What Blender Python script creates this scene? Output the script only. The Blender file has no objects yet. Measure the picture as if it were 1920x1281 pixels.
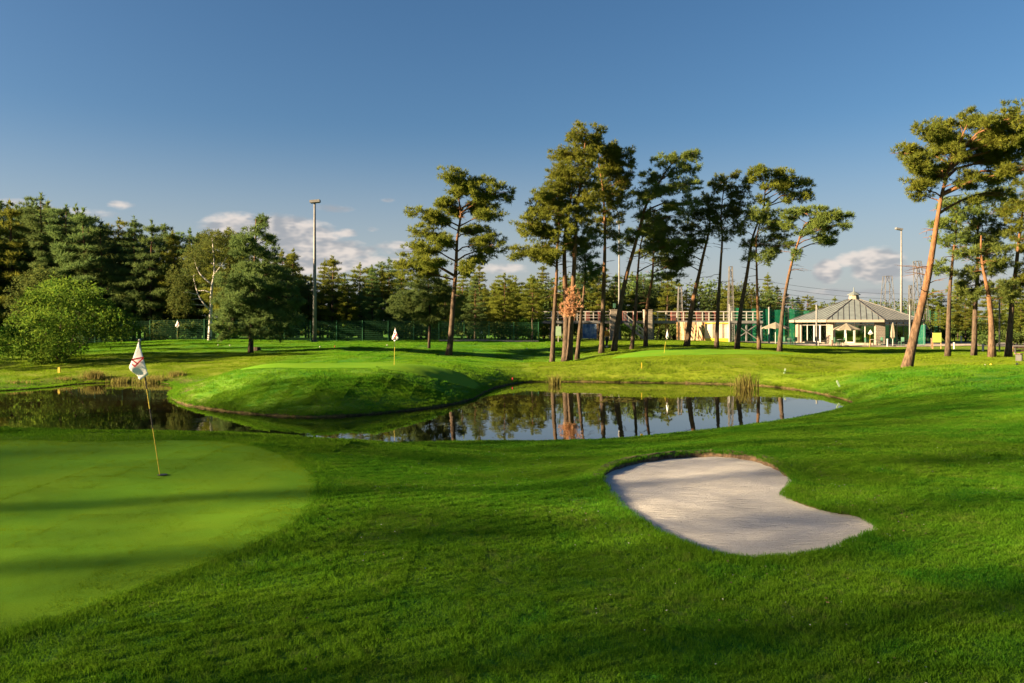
import bpy, bmesh, math, random
import numpy as np
from mathutils import Vector, Matrix
from mathutils.geometry import delaunay_2d_cdt

R = math.radians
rng = np.random.default_rng(7)
random.seed(7)
S = bpy.context.scene
COL = S.collection

# ------------------------------------------------------------------ camera, sky, sun
F = 1450.0          # focal length in photo pixels (1920 wide)
HOR = 610.0         # horizon row
ZC = 3.4            # eye height above the water
cam_d = bpy.data.cameras.new('camera')
cam_d.sensor_width = 36.0
cam_d.lens = F / 1920 * 36.0
cam_d.shift_y = (HOR - 640.5) / 1920.0
cam_d.clip_end = 8000
cam_d.clip_start = 0.05
cam = bpy.data.objects.new('camera', cam_d)
cam.location = (0, 0, ZC)
cam.rotation_euler = (R(90), 0, 0)
COL.objects.link(cam)
S.camera = cam

SUN_EL = R(17.0)
SUN_AZ = R(16.0)            # light travels towards +X, turned this much towards +Y
sd = Vector((math.cos(SUN_AZ), math.sin(SUN_AZ), -math.tan(SUN_EL))).normalized()
sun_d = bpy.data.lights.new('sun', 'SUN')
sun_d.energy = 4.5
sun_d.angle = R(0.7)
sun_d.color = (1.0, 0.72, 0.41)
sun = bpy.data.objects.new('sun', sun_d)
sun.rotation_euler = sd.to_track_quat('-Z', 'Y').to_euler()
COL.objects.link(sun)

S.view_settings.view_transform = 'Standard'
S.view_settings.look = 'None'
S.view_settings.gamma = 1.0
S.view_settings.use_curve_mapping = False
S.view_settings.exposure = 2.93
S.render.engine = 'CYCLES'
S.cycles.max_bounces = 4
S.cycles.diffuse_bounces = 3
S.cycles.glossy_bounces = 3
S.cycles.transmission_bounces = 3
S.cycles.transparent_max_bounces = 6
S.cycles.caustics_reflective = False
S.cycles.caustics_refractive = False

world = bpy.data.worlds.new('World')
S.world = world
world.use_nodes = True
wt = world.node_tree
wt.nodes.clear()


class NT:
    """small helper to write node trees"""
    def __init__(self, t): self.t = t

    def n(self, typ, **kw):
        nd = self.t.nodes.new(typ)
        for k, v in kw.items():
            if k.startswith('i_'):
                key = k[2:]
                key = int(key) if key.isdigit() else key
                self.put(nd.inputs[key], v)
            else:
                setattr(nd, k, v)
        return nd

    def put(self, sock, v):
        if isinstance(v, bpy.types.NodeSocket): self.t.links.new(v, sock)
        elif isinstance(v, bpy.types.Node): self.t.links.new(v.outputs[0], sock)
        else: sock.default_value = v

    def math(self, op, a, b=0.0, c=None, clamp=False):
        nd = self.n('ShaderNodeMath', operation=op, use_clamp=clamp)
        self.put(nd.inputs[0], a); self.put(nd.inputs[1], b)
        if c is not None: self.put(nd.inputs[2], c)
        return nd.outputs[0]

    def mix(self, f, a, b, mode='MIX'):
        nd = self.n('ShaderNodeMix', data_type='RGBA', blend_type=mode)
        self.put(nd.inputs[0], f); self.put(nd.inputs[6], a); self.put(nd.inputs[7], b)
        return nd.outputs[2]

    def sstep(self, x, a, b):
        nd = self.n('ShaderNodeMapRange', interpolation_type='SMOOTHSTEP')
        self.put(nd.inputs[0], x); self.put(nd.inputs[1], a); self.put(nd.inputs[2], b)
        return nd.outputs[0]

    def noise(self, vec, scale, detail=4, rough=0.55, out=0):
        nd = self.n('ShaderNodeTexNoise')
        if vec is not None: self.put(nd.inputs['Vector'], vec)
        nd.inputs['Scale'].default_value = scale
        nd.inputs['Detail'].default_value = detail
        nd.inputs['Roughness'].default_value = rough
        return nd.outputs[out]


def build_world():
    N = NT(wt)
    sky = N.n('ShaderNodeTexSky', sky_type='NISHITA')
    sky.sun_disc = False
    sky.sun_elevation = SUN_EL
    to_sun = -sd
    sky.sun_rotation = math.atan2(to_sun.x, to_sun.y)
    sky.altitude = 100
    sky.air_density = 1.0
    sky.dust_density = 1.6
    sky.ozone_density = 3.0
    tc = N.n('ShaderNodeTexCoord')
    sep = N.n('ShaderNodeSeparateXYZ', i_0=tc.outputs['Generated'])
    az = N.math('ARCTAN2', sep.outputs[0], sep.outputs[1])
    el = N.math('ARCSINE', sep.outputs[2])
    comb = N.n('ShaderNodeCombineXYZ', i_0=az, i_1=N.math('MULTIPLY', el, 2.2), i_2=0.3)
    wob = N.noise(comb.outputs[0], 9, 4, 0.6)
    fine = N.noise(comb.outputs[0], 40, 3, 0.62)
    # single clouds: (px, py, half width px, half height px, density)
    blobs = [(1645, 497, 58, 36, 1.9), (1605, 488, 44, 18, 1.3), (1552, 509, 32, 24, 1.7), (1720, 510, 80, 20, .9),
             (1600, 548, 150, 9, .6), (1850, 520, 60, 24, .8), (510, 450, 140, 48, 1.7), (450, 428, 80, 30, 1.5), (610, 470, 100, 24, 1.3), (560, 492, 140, 26, 1.3),
             (228, 385, 30, 11, 1.0), (30, 380, 70, 9, .75), (250, 420, 60, 10, .55), (625, 390, 44, 9, .75), (648, 437, 26, 9, 1.0),
             (690, 468, 24, 8, .9), (728, 376, 18, 5, .6), (640, 458, 26, 8, .8), (700, 430, 16, 5, .5), (745, 465, 50, 14, .8), (640, 490, 160, 14, .8),
             (150, 400, 130, 12, .6), (940, 505, 60, 12, .7), (330, 500, 300, 40, .4)]
    azel = N.n('ShaderNodeCombineXYZ', i_0=az, i_1=el).outputs[0]
    dens = N.math('ADD', 0.0, 0.0)
    shade = None
    for px, py, rx, ry, w in blobs:
        a0 = math.atan((px - 960) / F)
        e0 = math.atan((HOR - py) / F * math.cos(a0))
        ka = rx / F * math.cos(a0) ** 2
        ke = ry / F * math.cos(a0)
        q = N.n('ShaderNodeVectorMath', operation='MULTIPLY_ADD', i_0=azel, i_1=(1 / ka, 1 / ke, 0), i_2=(-a0 / ka, -e0 / ke, 0)).outputs[0]
        d2 = N.n('ShaderNodeVectorMath', operation='DOT_PRODUCT', i_0=q, i_1=q).outputs['Value']
        b = N.math('MULTIPLY_ADD', d2, -w, 1.25 * w)
        dens = N.math('MAXIMUM', dens, b)
    # broken low cloud all round the horizon
    band = N.math('MULTIPLY', N.sstep(el, 0.0, 0.03), N.math('SUBTRACT', 1.0, N.sstep(el, 0.06, 0.16)))
    low = N.math('MULTIPLY', band, N.sstep(N.noise(comb.outputs[0], 3.2, 2, 0.6), 0.50, 0.72))
    dens = N.math('MAXIMUM', dens, N.math('MULTIPLY', low, 0.55))
    tex = N.math('ADD', N.math('MULTIPLY', N.math('SUBTRACT', wob, 0.5), 1.9), N.math('MULTIPLY', N.math('SUBTRACT', fine, 0.5), 1.7))
    hasd = N.sstep(dens, 0.0, 0.3)
    cov = N.math('MULTIPLY', N.sstep(N.math('ADD', dens, tex), 0.10, 1.35), hasd)
    cov = N.math('MULTIPLY', cov, 0.8)
    # sunlit from the left, greyer where thick noise sits below
    comb2 = N.n('ShaderNodeCombineXYZ', i_0=N.math('ADD', az, 0.012), i_1=N.math('MULTIPLY', N.math('SUBTRACT', el, 0.006), 2.2), i_2=0.3)
    sh = N.math('SUBTRACT', wob, N.noise(comb2.outputs[0], 9, 4, 0.6))
    lit = N.sstep(sh, -0.07, 0.07)
    colr = N.mix(lit, (1.03, 1.05, 1.12, 1), (2.35, 2.06, 1.85, 1))
    haze = N.math('MULTIPLY', N.math('SUBTRACT', 1.0, N.sstep(el, 0.0, 0.26)), 0.72)
    hs = N.n('ShaderNodeHueSaturation', i_Color=sky.outputs[0])
    hs.inputs['Saturation'].default_value = 1.17; hs.inputs['Value'].default_value = 0.347
    skyc = N.mix(haze, hs.outputs[0], (1.42, 1.45, 1.51, 1))
    fin = N.mix(cov, skyc, colr)
    bg = N.n('ShaderNodeBackground', i_0=fin, i_1=0.050)
    out = N.n('ShaderNodeOutputWorld', i_0=bg)
    world.cycles.sampling_method = 'NONE'


build_world()

# ------------------------------------------------------------------ mesh helpers


def W(px, py, d):
    """world point seen at photo pixel (px, py) at distance d"""
    return Vector(((px - 960) / F * d, d, ZC - (py - HOR) / F * d))


class MB:
    def __init__(self): self.v = []; self.f = []; self.m = []

    def add(self, vs, fs, mi=0):
        o = len(self.v)
        self.v += [tuple(p) for p in vs]
        self.f += [tuple(i + o for i in f) for f in fs]
        self.m += [mi] * len(fs)

    def box(self, c, s, rz=0.0, mi=0, mat=None):
        x, y, z = s[0] / 2, s[1] / 2, s[2] / 2
        vs = [Vector((a * x, b * y, e * z)) for e in (-1, 1) for a, b in ((-1, -1), (1, -1), (1, 1), (-1, 1))]
        m = mat if mat is not None else Matrix.Rotation(rz, 3, 'Z')
        vs = [m @ p + Vector(c) for p in vs]
        self.add(vs, [(3, 2, 1, 0), (4, 5, 6, 7), (0, 1, 5, 4), (1, 2, 6, 5), (2, 3, 7, 6), (3, 0, 4, 7)], mi)
        return self

    def bar(self, a, b, w, h=None, mi=0):
        a = Vector(a); b = Vector(b); h = h or w
        d = b - a
        q = d.to_track_quat('Z', 'Y').to_matrix()
        self.box((a + b) / 2, (w, h, d.length), mat=q, mi=mi)
        return self

    def tube(self, pts, rad, n=8, cap=True, mi=0, jit=0.0):
        pts = [Vector(p) for p in pts]
        o = len(self.v)
        vs = []
        ref = Vector((0, 1, 0.01))
        for i, p in enumerate(pts):
            t = (pts[min(i + 1, len(pts) - 1)] - pts[max(i - 1, 0)]).normalized()
            u = t.cross(ref)
            if u.length < 1e-3: u = t.cross(Vector((1, 0, 0)))
            u.normalize(); w = t.cross(u)
            for k in range(n):
                a = 2 * math.pi * k / n
                r = rad[i] * (1 + (random.uniform(-jit, jit) if jit else 0))
                vs.append(p + (u * math.cos(a) + w * math.sin(a)) * r)
        fs = []
        for i in range(len(pts) - 1):
            for k in range(n):
                k2 = (k + 1) % n
                fs.append((i * n + k, i * n + k2, (i + 1) * n + k2, (i + 1) * n + k))
        if cap:
            fs.append(tuple(range(n - 1, -1, -1)))
            fs.append(tuple((len(pts) - 1) * n + k for k in range(n)))
        self.add(vs, fs, mi)
        return self

    def cyl(self, a, b, r, r2=None, n=12, mi=0):
        return self.tube([a, b], [r, r if r2 is None else r2], n, mi=mi)

    def lathe(self, prof, n=16, mi=0, c=(0, 0, 0)):
        vs = []; fs = []
        for r, z in prof:
            for k in range(n):
                a = 2 * math.pi * k / n
                vs.append((c[0] + r * math.cos(a), c[1] + r * math.sin(a), c[2] + z))
        for i in range(len(prof) - 1):
            for k in range(n):
                k2 = (k + 1) % n
                fs.append((i * n + k, i * n + k2, (i + 1) * n + k2, (i + 1) * n + k))
        fs.append(tuple(range(n - 1, -1, -1))); fs.append(tuple((len(prof) - 1) * n + k for k in range(n)))
        self.add(vs, fs, mi)
        return self

    def mesh(self, name, mats, smooth=False):
        me = bpy.data.meshes.new(name)
        me.from_pydata(self.v, [], self.f)
        for m in (mats if isinstance(mats, (list, tuple)) else [mats]): me.materials.append(m)
        if any(self.m): me.polygons.foreach_set('material_index', self.m)
        if smooth: me.polygons.foreach_set('use_smooth', [True] * len(me.polygons))
        me.update()
        return me

    def build(self, name, mats, parent=None, smooth=False, loc=None):
        return link(name, self.mesh(name, mats, smooth), parent, loc)


def link(name, data, parent=None, loc=None):
    o = bpy.data.objects.new(name, data)
    COL.objects.link(o)
    if parent: o.parent = parent
    if loc is not None: o.location = loc
    return o


def tag(o, label, cat, group=None):
    o['label'] = label; o['category'] = cat
    if group: o['group'] = group
    return o


def thing(name, label, cat, loc=(0, 0, 0), rz=0.0, group=None):
    o = link(name, None, None, loc)
    o.rotation_euler = (0, 0, rz)
    o.empty_display_size = 0.2
    return tag(o, label, cat, group)


def copy_tree(o, parent=None):
    c = o.copy(); COL.objects.link(c); c.parent = parent
    for ch in [x for x in bpy.data.objects if x.parent == o]:
        copy_tree(ch, c)
    return c


def npmesh(name, verts, faces, mats, smooth=False, attrs=None):
    """verts (N,3) and faces (M,k) numpy arrays -> mesh"""
    me = bpy.data.meshes.new(name)
    nv, (nf, k) = len(verts), faces.shape
    me.vertices.add(nv); me.vertices.foreach_set('co', verts.astype(np.float32).ravel())
    me.loops.add(nf * k); me.loops.foreach_set('vertex_index', faces.astype(np.int32).ravel())
    me.polygons.add(nf)
    me.polygons.foreach_set('loop_start', np.arange(0, nf * k, k, dtype=np.int32))
    me.polygons.foreach_set('loop_total', np.full(nf, k, dtype=np.int32))
    if smooth: me.polygons.foreach_set('use_smooth', np.ones(nf, dtype=bool))
    for m in (mats if isinstance(mats, (list, tuple)) else [mats]): me.materials.append(m)
    for an, arr in (attrs or {}).items():
        a = me.attributes.new(an, 'FLOAT', 'POINT')
        a.data.foreach_set('value', arr.astype(np.float32))
    me.update(); me.validate()
    return me

# ------------------------------------------------------------------ materials


def mat(name):
    m = bpy.data.materials.new(name)
    m.use_nodes = True
    m.node_tree.nodes.clear()
    return m, NT(m.node_tree)


def simple(name, col, rough=0.6, metal=0.0, var=0.12, scale=6.0, bump=0.0, spec=0.3):
    m, N = mat(name)
    tc = N.n('ShaderNodeTexCoord')
    nz = N.noise(tc.outputs['Object'], scale, 5, 0.6)
    c2 = tuple(c * (1 - var * 2) for c in col) + (1,)
    c3 = tuple(min(1, c * (1 + var)) for c in col) + (1,)
    colr = N.mix(N.sstep(nz, 0.3, 0.7), c2, c3)
    p = N.n('ShaderNodeBsdfPrincipled', i_0=colr)
    p.inputs['Roughness'].default_value = rough
    p.inputs['Metallic'].default_value = metal
    p.inputs['Specular IOR Level'].default_value = spec
    if bump:
        b = N.n('ShaderNodeBump', i_Height=nz); b.inputs['Strength'].default_value = bump
        N.put(p.inputs['Normal'], b.outputs[0])
    N.n('ShaderNodeOutputMaterial', i_0=p)
    return m


def turf_colour(N, pos, tip=None):
    """patchy mown turf: green, yellow-green and a few dry patches"""
    big = N.noise(pos, 0.22, 1, 0.5)
    mid = N.noise(pos, 1.1, 3, 0.65)
    sml = N.noise(pos, 9.0, 1, 0.6)
    c = N.mix(N.sstep(big, 0.38, 0.62), (0.038, 0.156, 0.008, 1), (0.078, 0.184, 0.009, 1))
    c = N.mix(N.math('MULTIPLY', N.sstep(mid, 0.45, 0.72), 0.6), c, (0.098, 0.200, 0.014, 1))
    c = N.mix(N.math('MULTIPLY', N.sstep(mid, 0.50, 0.30), 0.9), c, (0.020, 0.125, 0.008, 1))
    c = N.mix(N.math('MULTIPLY', N.sstep(N.math('ADD', N.math('MULTIPLY', sml, 0.6), N.math('MULTIPLY', mid, 0.4)), 0.53, 0.66), 0.4), c, (0.14, 0.15, 0.045, 1))
    # sunlight put into the turf colour: yellower slope, far left bank and right lawns
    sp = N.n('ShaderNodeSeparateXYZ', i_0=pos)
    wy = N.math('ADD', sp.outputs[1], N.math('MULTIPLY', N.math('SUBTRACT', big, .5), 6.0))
    sun_tint = N.math('MULTIPLY', N.sstep(wy, 43.0, 46.5), N.math('SUBTRACT', 1.0, N.sstep(wy, 56.0, 62.0)))
    sun_tint = N.math('MULTIPLY', sun_tint, N.math('ADD', N.sstep(sp.outputs[0], -3.0, 3.0), N.math('SUBTRACT', 1.0, N.sstep(sp.outputs[0], -18.0, -14.0))), clamp=True)
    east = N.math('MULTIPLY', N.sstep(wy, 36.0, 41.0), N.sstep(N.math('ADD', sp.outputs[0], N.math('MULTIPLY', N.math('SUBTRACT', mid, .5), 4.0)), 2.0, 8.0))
    sun_tint = N.math('MAXIMUM', sun_tint, N.math('MULTIPLY', east, 0.8))
    c = N.mix(N.math('MULTIPLY', sun_tint, 0.62), c, (0.165, 0.175, 0.012, 1))
    return c


def make_ground_mat():
    m, N = mat('turf')
    g = N.n('ShaderNodeNewGeometry')
    pos = g.outputs['Position']
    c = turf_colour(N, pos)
    fine = N.noise(pos, 24, 2, 0.7)
    c = N.mix(N.math('MULTIPLY', N.sstep(fine, 0.62, 0.30), 0.35), c, (0.03, 0.07, 0.004, 1))
    soil = N.n('ShaderNodeAttribute', attribute_name='soil')
    sc = N.mix(N.sstep(N.noise(pos, 6, 5, .65), .3, .7), (0.035, 0.026, 0.015, 1), (0.11, 0.085, 0.035, 1))
    c = N.mix(soil.outputs['Fac'], c, sc)
    bh = N.noise(pos, 8, 4, 0.75)
    b = N.n('ShaderNodeBump', i_Height=bh); b.inputs['Strength'].default_value = 0.9; b.inputs['Distance'].default_value = 0.06
    p = N.n('ShaderNodeBsdfPrincipled', i_0=c)
    p.inputs['Roughness'].default_value = 0.85
    p.inputs['Specular IOR Level'].default_value = 0.1
    N.put(p.inputs['Normal'], b.outputs[0])
    N.n('ShaderNodeOutputMaterial', i_0=p)
    return m


def make_blade_mat():
    m, N = mat('grass_blade')
    g = N.n('ShaderNodeNewGeometry')
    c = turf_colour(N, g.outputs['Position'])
    fz = N.noise(g.outputs['Position'], 55, 0, 0.6)
    c = N.mix(N.math('MULTIPLY', N.sstep(fz, 0.35, 0.7), 0.45), c, (0.115, 0.25, 0.02, 1))
    d = N.n('ShaderNodeBsdfDiffuse', i_0=c)
    t = N.n('ShaderNodeBsdfTranslucent', i_0=N.mix(0.5, c, (0.135, 0.27, 0.012, 1)))
    mx = N.n('ShaderNodeMixShader'); mx.inputs[0].default_value = 0.42
    N.put(mx.inputs[1], d); N.put(mx.inputs[2], t)
    N.n('ShaderNodeOutputMaterial', i_0=mx)
    return m


def make_green_blade():
    m, N = mat('green_blade')
    g = N.n('ShaderNodeNewGeometry'); pos = g.outputs['Position']
    a = N.noise(pos, 0.6, 2, 0.6); f = N.noise(pos, 45, 1, 0.6)
    c = N.mix(N.sstep(a, 0.35, 0.65), (0.092, 0.200, 0.014, 1), (0.132, 0.222, 0.014, 1))
    c = N.mix(N.math('MULTIPLY', N.sstep(f, 0.4, 0.75), 0.5), c, (0.16, 0.29, 0.02, 1))
    d = N.n('ShaderNodeBsdfDiffuse', i_0=c); t = N.n('ShaderNodeBsdfTranslucent', i_0=N.mix(.5, c, (0.20, 0.30, .012, 1)))
    mx = N.n('ShaderNodeMixShader'); mx.inputs[0].default_value = 0.4
    N.put(mx.inputs[1], d); N.put(mx.inputs[2], t)
    N.n('ShaderNodeOutputMaterial', i_0=mx)
    return m


def make_green_mat():
    m, N = mat('mown_green')
    g = N.n('ShaderNodeNewGeometry')
    pos = g.outputs['Position']
    a = N.noise(pos, 0.5, 4, 0.55)
    mp = N.n('ShaderNodeMapping', i_0=pos); mp.inputs['Scale'].default_value = (0.6, 2.4, 1)
    st = N.noise(mp.outputs[0], 1.7, 5, 0.6)
    f = N.noise(pos, 90, 4, 0.75)
    c = N.mix(N.sstep(a, 0.35, 0.65), (0.070, 0.190, 0.010, 1), (0.100, 0.205, 0.010, 1))
    c = N.mix(N.math('MULTIPLY', N.sstep(st, 0.4, 0.7), 0.5), c, (0.080, 0.215, 0.016, 1))
    c = N.mix(N.math('MULTIPLY', N.sstep(f, 0.35, 0.75), 0.45), c, (0.15, 0.27, 0.014, 1))
    c = N.mix(N.math('MULTIPLY', N.sstep(f, 0.5, 0.2), 0.5), c, (0.05, 0.10, 0.005, 1))
    b = N.n('ShaderNodeBump', i_Height=f); b.inputs['Strength'].default_value = 0.6; b.inputs['Distance'].default_value = 0.012
    p = N.n('ShaderNodeBsdfPrincipled', i_0=c)
    p.inputs['Roughness'].default_value = 0.8
    p.inputs['Specular IOR Level'].default_value = 0.03
    N.put(p.inputs['Normal'], b.outputs[0])
    N.n('ShaderNodeOutputMaterial', i_0=p)
    return m


def make_sand_mat():
    m, N = mat('bunker_sand')
    g = N.n('ShaderNodeNewGeometry'); pos = g.outputs['Position']
    a = N.noise(pos, 1.3, 5, 0.6); f = N.noise(pos, 34, 5, 0.8)
    mp = N.n('ShaderNodeMapping', i_0=pos); mp.inputs['Scale'].default_value = (1.2, 7, 1); mp.inputs['Rotation'].default_value = (0, 0, 0.12)
    rake = N.noise(mp.outputs[0], 3.5, 5, 0.65)
    c = N.mix(N.sstep(a, 0.3, 0.7), (0.47, 0.475, 0.47, 1), (0.57, 0.575, 0.57, 1))
    c = N.mix(N.math('MULTIPLY', N.sstep(f, 0.56, 0.70), 0.6), c, (0.20, 0.175, 0.145, 1))
    c = N.mix(N.math('MULTIPLY', N.sstep(rake, 0.58, 0.75), 0.35), c, (0.36, 0.31, 0.25, 1))
    h = N.math('ADD', N.math('MULTIPLY', rake, 1.0), N.math('MULTIPLY', f, 0.35))
    b = N.n('ShaderNodeBump', i_Height=h); b.inputs['Strength'].default_value = 1.0; b.inputs['Distance'].default_value = 0.09
    p = N.n('ShaderNodeBsdfPrincipled', i_0=c); p.inputs['Roughness'].default_value = 0.95
    p.inputs['Specular IOR Level'].default_value = 0.1
    N.put(p.inputs['Normal'], b.outputs[0])
    N.n('ShaderNodeOutputMaterial', i_0=p)
    return m


def make_water_mat():
    m, N = mat('pond_water')
    g = N.n('ShaderNodeNewGeometry'); pos = g.outputs['Position']
    mp = N.n('ShaderNodeMapping', i_0=pos); mp.inputs['Scale'].default_value = (1, 0.45, 1)
    h = N.noise(mp.outputs[0], 2.2, 3, 0.5)
    h2 = N.noise(pos, 0.25, 2, 0.5)
    hh = N.math('MULTIPLY', h, N.sstep(h2, 0.35, 0.7))
    b = N.n('ShaderNodeBump', i_Height=hh); b.inputs['Strength'].default_value = 0.085; b.inputs['Distance'].default_value = 0.05
    p = N.n('ShaderNodeBsdfPrincipled')
    p.inputs['Base Color'].default_value = (0.012, 0.010, 0.004, 1)
    p.inputs['Roughness'].default_value = 0.015
    p.inputs['IOR'].default_value = 1.6
    p.inputs['Specular IOR Level'].default_value = 0.9
    N.put(p.inputs['Normal'], b.outputs[0])
    N.n('ShaderNodeOutputMaterial', i_0=p)
    return m


def foliage(name, c1, c2, cy, transl=0.3, oscale=0.9):
    m, N = mat(name)
    tc = N.n('ShaderNodeTexCoord'); oi = N.n('ShaderNodeObjectInfo')
    nz = N.noise(tc.outputs['Object'], oscale, 1, 0.6)
    fz = N.noise(tc.outputs['Object'], 7.0, 0, 0.6)
    c = N.mix(N.sstep(nz, 0.35, 0.65), c1 + (1,), c2 + (1,))
    c = N.mix(N.math('MULTIPLY', N.sstep(fz, 0.45, 0.8), 0.5), c, cy + (1,))
    hs = N.n('ShaderNodeHueSaturation', i_Color=c)
    N.put(hs.inputs['Value'], N.math('ADD', 0.8, N.math('MULTIPLY', oi.outputs['Random'], 0.4)))
    N.put(hs.inputs['Hue'], N.math('ADD', 0.488, N.math('MULTIPLY', oi.outputs['Random'], 0.024)))
    c = hs.outputs[0]
    d = N.n('ShaderNodeBsdfDiffuse', i_0=c)
    t = N.n('ShaderNodeBsdfTranslucent', i_0=N.mix(0.35, c, cy + (1,)))
    mx = N.n('ShaderNodeMixShader'); mx.inputs[0].default_value = transl
    N.put(mx.inputs[1], d); N.put(mx.inputs[2], t)
    N.n('ShaderNodeOutputMaterial', i_0=mx)
    return m


def make_bark(name, low, high, z0, z1):
    """grey furrowed bark below, orange flaking bark above"""
    m, N = mat(name)
    tc = N.n('ShaderNodeTexCoord')
    sep = N.n('ShaderNodeSeparateXYZ', i_0=tc.outputs['Object'])
    mp = N.n('ShaderNodeMapping', i_0=tc.outputs['Object']); mp.inputs['Scale'].default_value = (1, 1, 0.28)
    nz = N.noise(mp.outputs[0], 9, 5, 0.65)
    big = N.noise(tc.outputs['Object'], 1.5, 3, 0.6)
    f = N.sstep(N.math('ADD', sep.outputs[2], N.math('MULTIPLY', N.math('SUBTRACT', big, 0.5), 3.0)), z0, z1)
    lo = N.mix(N.sstep(nz, 0.35, 0.65), tuple(x * 0.4 for x in low) + (1,), low + (1,))
    hi = N.mix(N.sstep(nz, 0.35, 0.65), tuple(x * 0.55 for x in high) + (1,), high + (1,))
    c = N.mix(f, lo, hi)
    b = N.n('ShaderNodeBump', i_Height=nz); b.inputs['Strength'].default_value = 0.9; b.inputs['Distance'].default_value = 0.06
    p = N.n('ShaderNodeBsdfPrincipled', i_0=c); p.inputs['Roughness'].default_value = 0.9
    p.inputs['Specular IOR Level'].default_value = 0.1
    N.put(p.inputs['Normal'], b.outputs[0])
    N.n('ShaderNodeOutputMaterial', i_0=p)
    return m


def make_birch_bark():
    m, N = mat('birch_bark')
    tc = N.n('ShaderNodeTexCoord')
    mp = N.n('ShaderNodeMapping', i_0=tc.outputs['Object']); mp.inputs['Scale'].default_value = (1, 1, 3)
    nz = N.noise(mp.outputs[0], 2.6, 4, 0.6)
    sep = N.n('ShaderNodeSeparateXYZ', i_0=tc.outputs['Object'])
    low = N.math('SUBTRACT', 1.0, N.sstep(sep.outputs[2], 0.3, 2.4))
    k = N.sstep(N.math('ADD', nz, N.math('MULTIPLY', low, 0.12)), 0.60, 0.66)
    c = N.mix(k, (0.34, 0.33, 0.31, 1), (0.03, 0.028, 0.025, 1))
    p = N.n('ShaderNodeBsdfPrincipled', i_0=c); p.inputs['Roughness'].default_value = 0.75
    N.n('ShaderNodeOutputMaterial', i_0=p)
    return m


def make_glass(name, tint=(0.02, 0.05, 0.04)):
    m, N = mat(name)
    t = N.n('ShaderNodeBsdfTransparent'); t.inputs[0].default_value = (0.62, 0.78, 0.68, 1)
    g = N.n('ShaderNodeBsdfGlossy'); g.inputs['Roughness'].default_value = 0.03; g.inputs[0].default_value = (0.9, 0.95, 0.92, 1)
    fr = N.n('ShaderNodeFresnel'); fr.inputs[0].default_value = 1.7
    mx = N.n('ShaderNodeMixShader', i_0=N.math('ADD', fr, 0.08)); N.put(mx.inputs[1], t); N.put(mx.inputs[2], g)
    N.n('ShaderNodeOutputMaterial', i_0=mx)
    return m


def make_net(name, col, alpha):
    m, N = mat(name)
    tc = N.n('ShaderNodeTexCoord')
    nz = N.noise(tc.outputs['Object'], 0.6, 4, 0.6)
    c = N.mix(N.sstep(nz, 0.3, 0.7), tuple(x * 0.7 for x in col) + (1,), col + (1,))
    d = N.n('ShaderNodeBsdfDiffuse', i_0=c); tl = N.n('ShaderNodeBsdfTranslucent', i_0=c)
    m1 = N.n('ShaderNodeMixShader'); m1.inputs[0].default_value = 0.4; N.put(m1.inputs[1], d); N.put(m1.inputs[2], tl)
    t = N.n('ShaderNodeBsdfTransparent')
    mx = N.n('ShaderNodeMixShader'); mx.inputs[0].default_value = alpha; N.put(mx.inputs[1], t); N.put(mx.inputs[2], m1)
    N.n('ShaderNodeOutputMaterial', i_0=mx)
    return m


def make_print(name, cols, scale, warp=1.0, mapping=(1, 1, 1)):
    """weathered printed banner: blotches of several inks"""
    m, N = mat(name)
    tc = N.n('ShaderNodeTexCoord')
    mp = N.n('ShaderNodeMapping', i_0=tc.outputs['Object']); mp.inputs['Scale'].default_value = mapping
    a = N.noise(mp.outputs[0], scale, 4, 0.6)
    rp = N.n('ShaderNodeValToRGB', i_0=a)
    rp.color_ramp.elements[0].position = 0.3; rp.color_ramp.elements[0].color = cols[0] + (1,)
    rp.color_ramp.elements[1].position = 0.7; rp.color_ramp.elements[1].color = cols[-1] + (1,)
    for i, c in enumerate(cols[1:-1]):
        e = rp.color_ramp.elements.new(0.3 + 0.4 * (i + 1) / (len(cols) - 1)); e.color = c + (1,)
    p = N.n('ShaderNodeBsdfPrincipled', i_0=rp.outputs[0]); p.inputs['Roughness'].default_value = 0.6
    N.n('ShaderNodeOutputMaterial', i_0=p)
    return m


def make_blockwork():
    m, N = mat('pale_blockwork')
    tc = N.n('ShaderNodeTexCoord')
    sp = N.n('ShaderNodeSeparateXYZ', i_0=tc.outputs['Object'])
    cm = N.n('ShaderNodeCombineXYZ', i_0=N.math('ADD', sp.outputs[0], sp.outputs[1]), i_1=sp.outputs[2])
    br = N.n('ShaderNodeTexBrick', i_0=cm.outputs[0])
    br.inputs['Color1'].default_value = (0.22, 0.20, 0.17, 1); br.inputs['Color2'].default_value = (0.175, 0.155, 0.13, 1)
    br.inputs['Mortar'].default_value = (0.08, 0.07, 0.06, 1)
    br.inputs['Scale'].default_value = 1.0; br.inputs['Brick Width'].default_value = 0.42; br.inputs['Row Height'].default_value = 0.21
    br.inputs['Mortar Size'].default_value = 0.02
    p = N.n('ShaderNodeBsdfPrincipled', i_0=br.outputs[0]); p.inputs['Roughness'].default_value = 0.9
    N.n('ShaderNodeOutputMaterial', i_0=p)
    return m


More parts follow.
